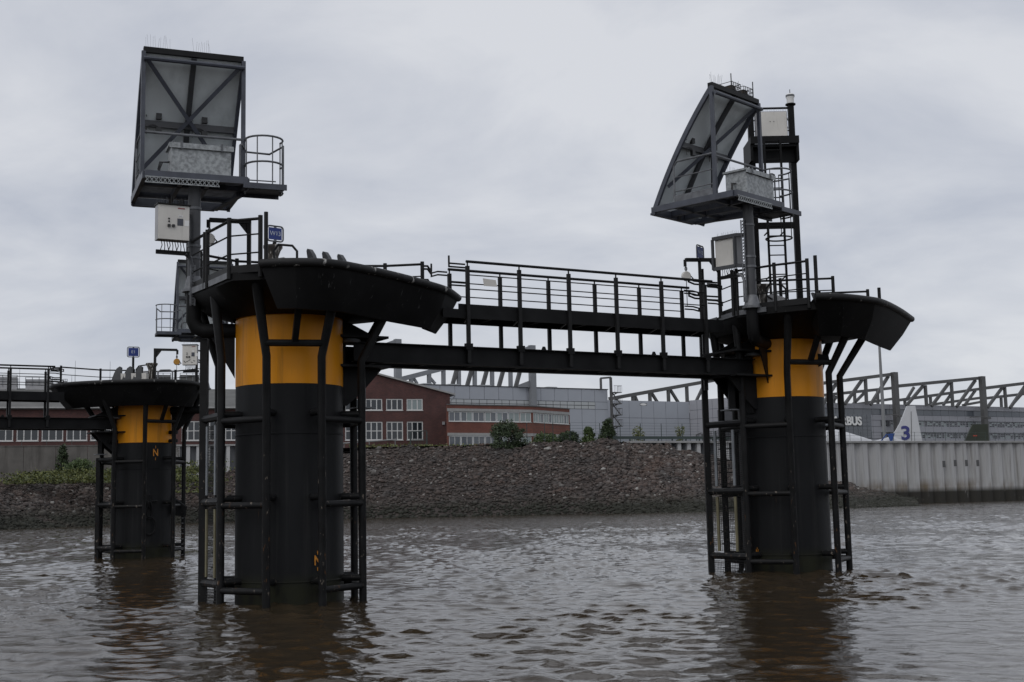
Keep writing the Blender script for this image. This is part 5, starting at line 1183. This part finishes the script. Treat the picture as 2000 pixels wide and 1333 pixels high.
mb = MB(); tray(mb, (0.46, 0.10, -0.45), (0.46, 0.10, -1.3), 0.09, (1, 0, 0), 14); obj('riser_tray', mb, galvd, t, local=True)
cE = yp(371.5, 713.5, 48.9)
t = cabinet(cE, 0.05, 0.56, 0.76, 0.25, 'pale control cabinet with painted pattern on the mast of the E1 dolphin')
mw = V(ME[0]-cE[0], ME[1]-cE[1], 0)
for z in (0.15, 0.6): obj('mast_bracket', MB().bar((0.1, 0.12, z), (mw[0], mw[1], z), 0.05, 0.06), galvd, t, local=True)
mb = MB()
for k in range(5): mb.bar((-0.22+0.09*k, -0.135, 0.16-0.05*(k % 2)), (-0.15+0.09*k, -0.135, 0.08+0.06*(k % 3)), 0.008, 0.02)
obj('painted_pattern', mb, black, t, local=True)
cX = yp(1424, 522, 31.55)
t = cabinet(cX, math.radians(-43.5), 0.62, 0.72, 0.24, 'plain side of a control cabinet held in a bracket beside the ladder tower', fancy=False)
mw = V(M12[0]-cX[0], M12[1]-cX[1], 0); ca_, sa_ = math.cos(math.radians(43.5)), math.sin(math.radians(43.5)); ml = V(mw[0]*ca_-mw[1]*sa_, mw[0]*sa_+mw[1]*ca_, 0)
for z in (-0.03, 0.74): obj('mast_bracket', MB().bar((-0.36, -0.16, z), (0.36, -0.16, z), 0.05, 0.09).bar((0.34, -0.16, z), (ml[0], ml[1], z), 0.05, 0.09), mastm, t, local=True)
for x_, w_ in ((-0.36, 0.07), (0.3, 0.10)): obj('bracket_upright', MB().bar((x_, -0.16, -0.05), (x_, -0.16, 0.72), w_, 0.05), mastm, t, local=True)
mb = MB(); tray(mb, (0.52, -0.12, 1.1), (0.52, -0.12, -0.95), 0.09, (1, 0, 0), 26); obj('riser_tray', mb, galvd, t, local=True)
obj('tray_bracket', MB().path([(0.30, -0.1, -0.24), (0.45, -0.1, -0.30), (0.50, -0.1, -0.45), (0.51, -0.1, -0.95)], 0.035, 6), galvd, t, local=True)
# ------------------------------------------------------------------ name signs
def name_sign(txt, c, facing, w, h, pole_z, label):
    f_ = unit(V(facing[0], facing[1], 0)); ang = math.atan2(f_[0], -f_[1])
    t = thing('name_sign', label, 'sign', (c[0], c[1], pole_z), ang, group='blue berth name signs'); L = True; z = c[2]-pole_z
    obj('pole', MB().tube((0, 0.03, -0.05), (0, 0.03, z-h/2-0.02), 0.045, 8).tube((0, 0.03, z-h/2-0.1), (0, 0.03, z-h/2), 0.03, 8), blkrail, t, L)
    hw, hh, r_ = w/2, h/2, 0.06; pts = []
    for cx_, cz_, a0 in ((hw-r_, hh-r_, 0), (-hw+r_, hh-r_, 90), (-hw+r_, -hh+r_, 180), (hw-r_, -hh+r_, 270)):
        for k in range(4): a = math.radians(a0+30*k); pts.append(V(cx_+r_*math.cos(a), 0, z+cz_+r_*math.sin(a)))
    obj('frame', MB().path(pts, 0.018, 6, closed=True), galvd, t, L)
    obj('plate', MB().b2((-hw+0.035, -0.006, z-hh+0.035), (hw-0.035, 0.006, z+hh-0.035)), bluem, t, L)
    for x in (-0.0,): obj('clip', MB().b2((-0.03, -0.008, z+hh-0.04), (0.03, 0.008, z+hh)).b2((-0.03, -0.008, z-hh), (0.03, 0.008, z-hh+0.04)), galvd, t, L)
    put_text('lettering', txt, h*0.41, letter, t, (0, -0.010, z), (0, -1, 0), 0.002, 0.0, (0.95 if len(txt) > 2 else 1, 1, 1), worldloc=False)
    return t
name_sign('W13', yp(537.5, 457, 27.0), (0.62, -0.78), 0.38, 0.33, ZD13, 'blue name sign lettered W13 above the stained capstan')
name_sign('W12', yp(1367.5, 494, 32.2), (0.84, -0.54), 0.42, 0.36, 6.3, 'blue name sign lettered W12 turned edgewise at the gangway end')
name_sign('E1', yp(260.5, 688, 49.3), (0.35, -0.94), 0.45, 0.39, ZD1, 'blue name sign lettered E1 on a pole above the mooring hooks')
# ------------------------------------------------------------------ davits and their blocks
def davit(base, end, zb, label, blabel, bm, brace=0.28, drop=0.5):
    base, end = V(base), V(end); d = unit(V(end[0]-base[0], end[1]-base[1], 0)); zt = base[2]
    t = thing('davit', label, 'davit', (base[0], base[1], zb), group='small davits on the dolphins')
    b0 = V(base[0], base[1], 0)
    obj('post', MB().bar(b0+V(0, 0, zb-0.05), b0+V(0, 0, zt), 0.085, 0.085), blkrail, t)
    obj('arm', MB().bar(b0+V(0, 0, zt-0.04)-d*0.04, end, 0.08, 0.09), blkrail, t)
    obj('brace_plate', MB().prism([b0+V(0, 0, zt-0.08), b0+V(0, 0, zt-0.08-brace)+d*0.04, b0+V(0, 0, zt-0.08)+d*brace], unit(np.cross(d, V(0, 0, 1)))*0.015), blkrail, t)
    obj('arm_end', MB().bar(end+d*0.02, end+d*0.02-V(0, 0, 0.17), 0.07, 0.07), blkrail, t)
    c = end-V(0, 0, drop); w = thing('winch_block', blabel, 'winch block', tuple(c), group='fall arrest blocks hanging from the davits')
    side_ = unit(V(0.75, -0.65, 0)); mb = MB().lathe([(0.03, -0.05), (0.11, -0.05), (0.125, -0.03), (0.125, 0.03), (0.11, 0.05), (0.03, 0.05)], (0, 0, 0), 16)
    R_ = Vector((0, 0, 1)).rotation_difference(Vector((0.35, -0.93, 0))).to_matrix(); mb.v = [tuple(R_ @ Vector(v)) for v in mb.v]
    obj('housing', mb, bm, w, local=True)
    obj('shackle', MB().tube((0, 0, 0.1), (0, 0, drop-0.15), 0.018, 6).path([(0.03*math.cos(a), 0, 0.19+0.05*math.sin(a)) for a in np.linspace(0, 6.28, 10, endpoint=False)], 0.01, 5, closed=True), galvd, w, local=True)
    obj('handle', MB().path([(0.1, 0, 0.02), (0.17, 0, -0.06), (0.06, 0, -0.13)], 0.014, 6), blkrail, w, local=True)
    obj('wire', MB().tube((0, 0, -0.1), (0, 0, -0.75), 0.01, 5), blkrail, w, local=True)
davit(yp(486.5, 430, 27.6), yp(409, 430, 27.2), ZD13, 'black davit frame behind the W13 platform rail', 'pale round winch block hanging behind the W13 rail', cabm, 0.24, 0.42)
davit(yp(1403, 505, 32.4), yp(1339, 508, 32.0), ZD12, 'grey davit arm reaching over the gangway beside the W12 sign', 'pale round winch block hanging over the gangway', cabm, 0.3, 0.42)
davit(yp(303, 681, 49.2), yp(345.5, 684, 49.0), ZD1, 'grey davit with brace plate on the E1 dolphin', 'ochre round winch block hanging on the E1 dolphin', ochre, 0.3, 0.46)
# ------------------------------------------------------------------ capstans and mooring hooks
def capstan(c, ang, label, s=1.0, sticker=False):
    t = thing('capstan', label, 'capstan', tuple(c), ang, group='capstans on the dolphins'); L = True
    obj('drum', MB().lathe([(0.19*s, 0), (0.14*s, 0.08), (0.115*s, 0.5*s), (0.115*s, 0.66*s), (0.16*s, 0.78*s), (0.20*s, 0.84*s), (0.20*s, 0.89*s), (0.05*s, 0.90*s)], (0, 0, 0), 20), stainm, t, L)
    obj('gear_box', MB().b2((0.12, -0.2, 0), (0.62, 0.2, 0.40*s)).prism([(0.12, -0.2, 0.40*s), (0.62, -0.2, 0.40*s), (0.62, -0.2, 0.46*s), (0.30, -0.2, 0.60*s), (0.12, -0.2, 0.58*s)], (0, 0.4, 0)), cabg, t, L)
    obj('base', MB().b2((-0.25, -0.25, -0.03), (0.66, 0.25, 0.015)), blk, t, L)
    obj('hoop', MB().path([(0.26, -0.24, 0.45*s), (0.12, -0.24, 0.55*s), (0.10, -0.24, 0.74*s), (0.2, -0.24, 0.86*s), (0.5, -0.24, 0.82*s), (0.60, -0.24, 0.70*s), (0.60, -0.24, 0.45*s), (0.56, -0.24, 0.0)], 0.026, 6), blkrail, t, L)
    if sticker: obj('sticker', MB().b2((0.02, -0.215, 0.42*s), (0.11, -0.205, 0.52*s)), white, t, L)
    if sticker: put_text('sticker_lettering', 'N13', 0.045, black, t, (0.065, -0.218, 0.47*s), (0, -1, 0), 0.001, 0.0, (1, 1, 1), worldloc=False)
    return t
pc = yp(533, 511, 26.2); capstan(V(pc[0], pc[1], ZD13), -0.15, 'bird stained capstan with hoop handle and grey gear box under the W13 sign', 1.0, True)
pc = yp(296, 745, 49.3); c_ = capstan(V(pc[0], pc[1], ZD1), math.pi+0.2, 'pale capstan with flared head beside three hooks on the E1 dolphin', 1.12)
pc = yp(1490, 560, 33.0); capstan(V(pc[0], pc[1], ZD12), -0.3, 'black capstan behind the rail at the foot of the ladder tower', 1.0)
def hooks(c, ang, sp_d, label, s=1.0, flip=1, n=3):
    t = thing('mooring_hooks', label, 'mooring hooks', tuple(c), ang, group='quick release mooring hooks'); L = True
    prof = [(0.02, 0), (0.36, 0), (0.35, 0.25), (0.30, 0.42), (0.21, 0.57), (0.10, 0.68), (0.03, 0.70), (0.0, 0.66), (0.06, 0.42)]
    for k in range(n):
        y = k*sp_d; obj('hook', MB().prism([(flip*x*0.85, y-0.05, z*s) for x, z in prof], (0, 0.10, 0)), hookm, t, L)
        if k < n-1: obj('release_box', MB().b2((min(0.05*flip, 0.4*flip), y+0.1, 0), (max(0.05*flip, 0.4*flip), y+sp_d-0.1, 0.34*s)), cabg, t, L)
    obj('base', MB().b2((min(-0.1*flip, 0.55*flip), -0.15, -0.05), (max(-0.1*flip, 0.55*flip), (n-1)*sp_d+0.15, 0.03)), blk, t, L); return t
ph = yp(602, 488, 25.9); hooks(V(ph[0], ph[1], ZD13), math.radians(-40), 0.42, 'row of three dark curved mooring hooks rising over the W13 platform rim', (ph[2]-ZD13)/0.69)
pe = yp(235, 746, 48.6); hooks(V(pe[0], pe[1], ZD1), math.radians(8), 0.001, 'x') if False else None
t = thing('mooring_hooks', 'three dark fin shaped mooring hooks in a row on the E1 dolphin deck', 'mooring hooks', (pe[0], pe[1], ZD1), 0.0, group='quick release mooring hooks')
prof = [(-0.30, 0), (0.02, 0), (0.02, 0.86), (-0.03, 0.90), (-0.14, 0.82), (-0.24, 0.62), (-0.30, 0.34)]
for k in range(3):
    x0 = 0.40*k; obj('hook', MB().prism([(x0+x, -0.12+0.1*(z > 0.5), z*0.92) for x, z in prof], (0.0, 0.2, 0)), hookm, t, local=True)
    obj('release_box', MB().b2((x0+0.02, -0.05, 0.28), (x0+0.2, 0.3, 0.55)), cabm, t, local=True)
obj('base', MB().b2((-0.4, -0.2, -0.05), (1.1, 0.35, 0.25)), hookm, t, local=True)
ph = yp(1584, 566, 31.6); hooks(V(ph[0], ph[1], ZD12), math.radians(-25), 0.36, 'dark mooring hooks just showing over the rim beside the ladder tower', 0.62)
# ------------------------------------------------------------------ ladder tower with beacon
YT = 34.0
pr, pl = yp(1562, 575, YT), yp(1481, 575, YT); tX0, tX1 = pl[0], pr[0]; zt_ = yp(1548, 207, YT)[2]; zc = yp(1540, 273, YT)[2]
t = thing('ladder_tower', 'black steel tower with caged ladder and equipment platform', 'tower', ((tX0+tX1)/2, YT, ZD12))
for x, ztop in ((tX0, zc+0.75), (tX1, zt_)): obj('tower_post', MB().bar((x, YT, ZD12-0.05), (x, YT, ztop), 0.15, 0.15), blk, t)
zq = yp(1520, 441, YT)[2]; obj('cross_beam', MB().bar((tX0, YT, zq), (tX1, YT, zq), 0.14, 0.16), blk, t)
obj('foot_beam', MB().bar((tX0-0.1, YT, ZD12+0.1), (tX1+0.1, YT, ZD12+0.1), 0.2, 0.2), blk, t)
obj('platform_fascia', MB().b2((tX0-0.1, YT-0.40, zc-0.2), (tX1+0.1, YT-0.34, zc)).b2((tX0-0.1, YT-0.34, zc-0.66), (tX0-0.03, YT+0.7, zc-0.02)).b2((tX1+0.03, YT-0.34, zc-0.66), (tX1+0.1, YT+0.7, zc-0.02)), blk, t)
obj('platform_floor', MB().b2((tX0-0.02, YT-0.33, zc-0.28), (tX1+0.02, YT+0.7, zc-0.2)).b2((tX0-0.02, YT-0.1, zc-0.66), (tX1+0.02, YT-0.04, zc-0.29)), blk, t)
zr_ = yp(1510, 212, YT)[2]; obj('top_rail', MB().tube((tX0, YT, zr_), (tX1, YT, zr_), 0.03, 6), blk, t)
for z in (zc+0.25, zc+0.55): obj('rail', MB().tube((tX0, YT, z), (tX1, YT, z), 0.016, 6), blkrail, t)
obj('rail_post', MB().tube((tX0, YT, zc+0.6), (tX0, YT, zr_), 0.035, 6), blk, t)
xl0, xl1 = yp(1500, 450, YT-0.5)[0], yp(1532, 450, YT-0.5)[0]; zl1 = zc-0.1
for x in (xl0, xl1): obj('ladder_stile', MB().bar((x, YT-0.5, ZD12), (x, YT-0.5, zl1), 0.055, 0.055), blk, t)
k = 0
while ZD12+0.2+k*0.26 < zl1: obj('ladder_rung', MB().tube((xl0, YT-0.5, ZD12+0.2+k*0.26), (xl1, YT-0.5, ZD12+0.2+k*0.26), 0.017, 6), blk, t); k += 1
xm = (xl0+xl1)/2; hz0 = yp(1515, 468, YT-0.7)[2]
for k in range(2): obj('safety_hoop', MB().path([V(xm+0.34*math.cos(a), YT-0.8+0.34*math.sin(a), hz0+0.68*k) for a in np.linspace(0, 2*math.pi, 20, endpoint=False)], 0.022, 6, closed=True), blkrail, t)
for a in (-2.6, -1.57, -0.5): obj('hoop_bar', MB().tube((xm+0.34*math.cos(a), YT-0.8+0.34*math.sin(a), hz0), (xm+0.34*math.cos(a), YT-0.8+0.34*math.sin(a), hz0+0.9), 0.013, 6), blkrail, t)
for z in (ZD12+1.2, ZD12+2.4): obj('ladder_tie', MB().tube((xl0, YT-0.5, z), (xl0, YT, z), 0.02, 6).tube((xl1, YT-0.5, z), (xl1, YT, z), 0.02, 6), blk, t)
# beacon
t = thing('beacon_lamp', 'white beacon lamp on top of the ladder tower post', 'beacon', (tX1, YT, zt_), group=None)
obj('base_plate', MB().lathe([(0.06, 0), (0.14, 0.04), (0.14, 0.07), (0.06, 0.08)], (0, 0, -0.02), 16), blk, t, local=True)
obj('lens', MB().lathe([(0.095, 0.05), (0.10, 0.2), (0.115, 0.24), (0.115, 0.30), (0.09, 0.33), (0.03, 0.345)], (0, 0, 0), 18), white, t, local=True)
obj('collar', MB().lathe([(0.118, 0.245), (0.122, 0.25), (0.122, 0.295), (0.118, 0.30)], (0, 0, 0), 18, cap=False), galvd, t, local=True)
obj('spike', MB().tube((0, 0, 0.34), (0, 0, 0.46), 0.012, 5), galvd, t, local=True)
# tower cabinet
pa, pb_ = yp(1477, 275, YT-0.1), yp(1537, 275, YT-0.1); hh_ = yp(1510, 221, YT-0.1)[2]-zc
t = thing('tower_cabinet', 'plain pale grey cabinet with bird spikes on the ladder tower platform', 'cabinet', ((pa[0]+pb_[0])/2, YT-0.1, zc), 0.0)
w_ = pb_[0]-pa[0]; obj('body', MB().b2((-w_/2, -0.15, -0.01), (w_/2, 0.15, hh_)), cabg, t, local=True); obj('back_sheet', MB().b2((-w_/2+0.02, -0.162, 0.02), (w_/2-0.02, -0.15, hh_-0.02)), cabm, t, local=True)
obj('bolt', MB().box((0.05, -0.166, hh_*0.6), (0.02, 0.012, 0.02)).box((-0.05, -0.166, hh_*0.6), (0.02, 0.012, 0.02)), black, t, local=True)
for z in (0.3, 0.55): obj('side_clip', MB().box((w_/2+0.02, 0, z), (0.04, 0.06, 0.05)), black, t, local=True)
mb = MB(); spikes(mb, (-w_/2, 0, hh_), (w_/2, 0, hh_), 18, 0.14); o = obj('bird_spikes', mb, galvd, t, local=True); o['kind'] = 'stuff'
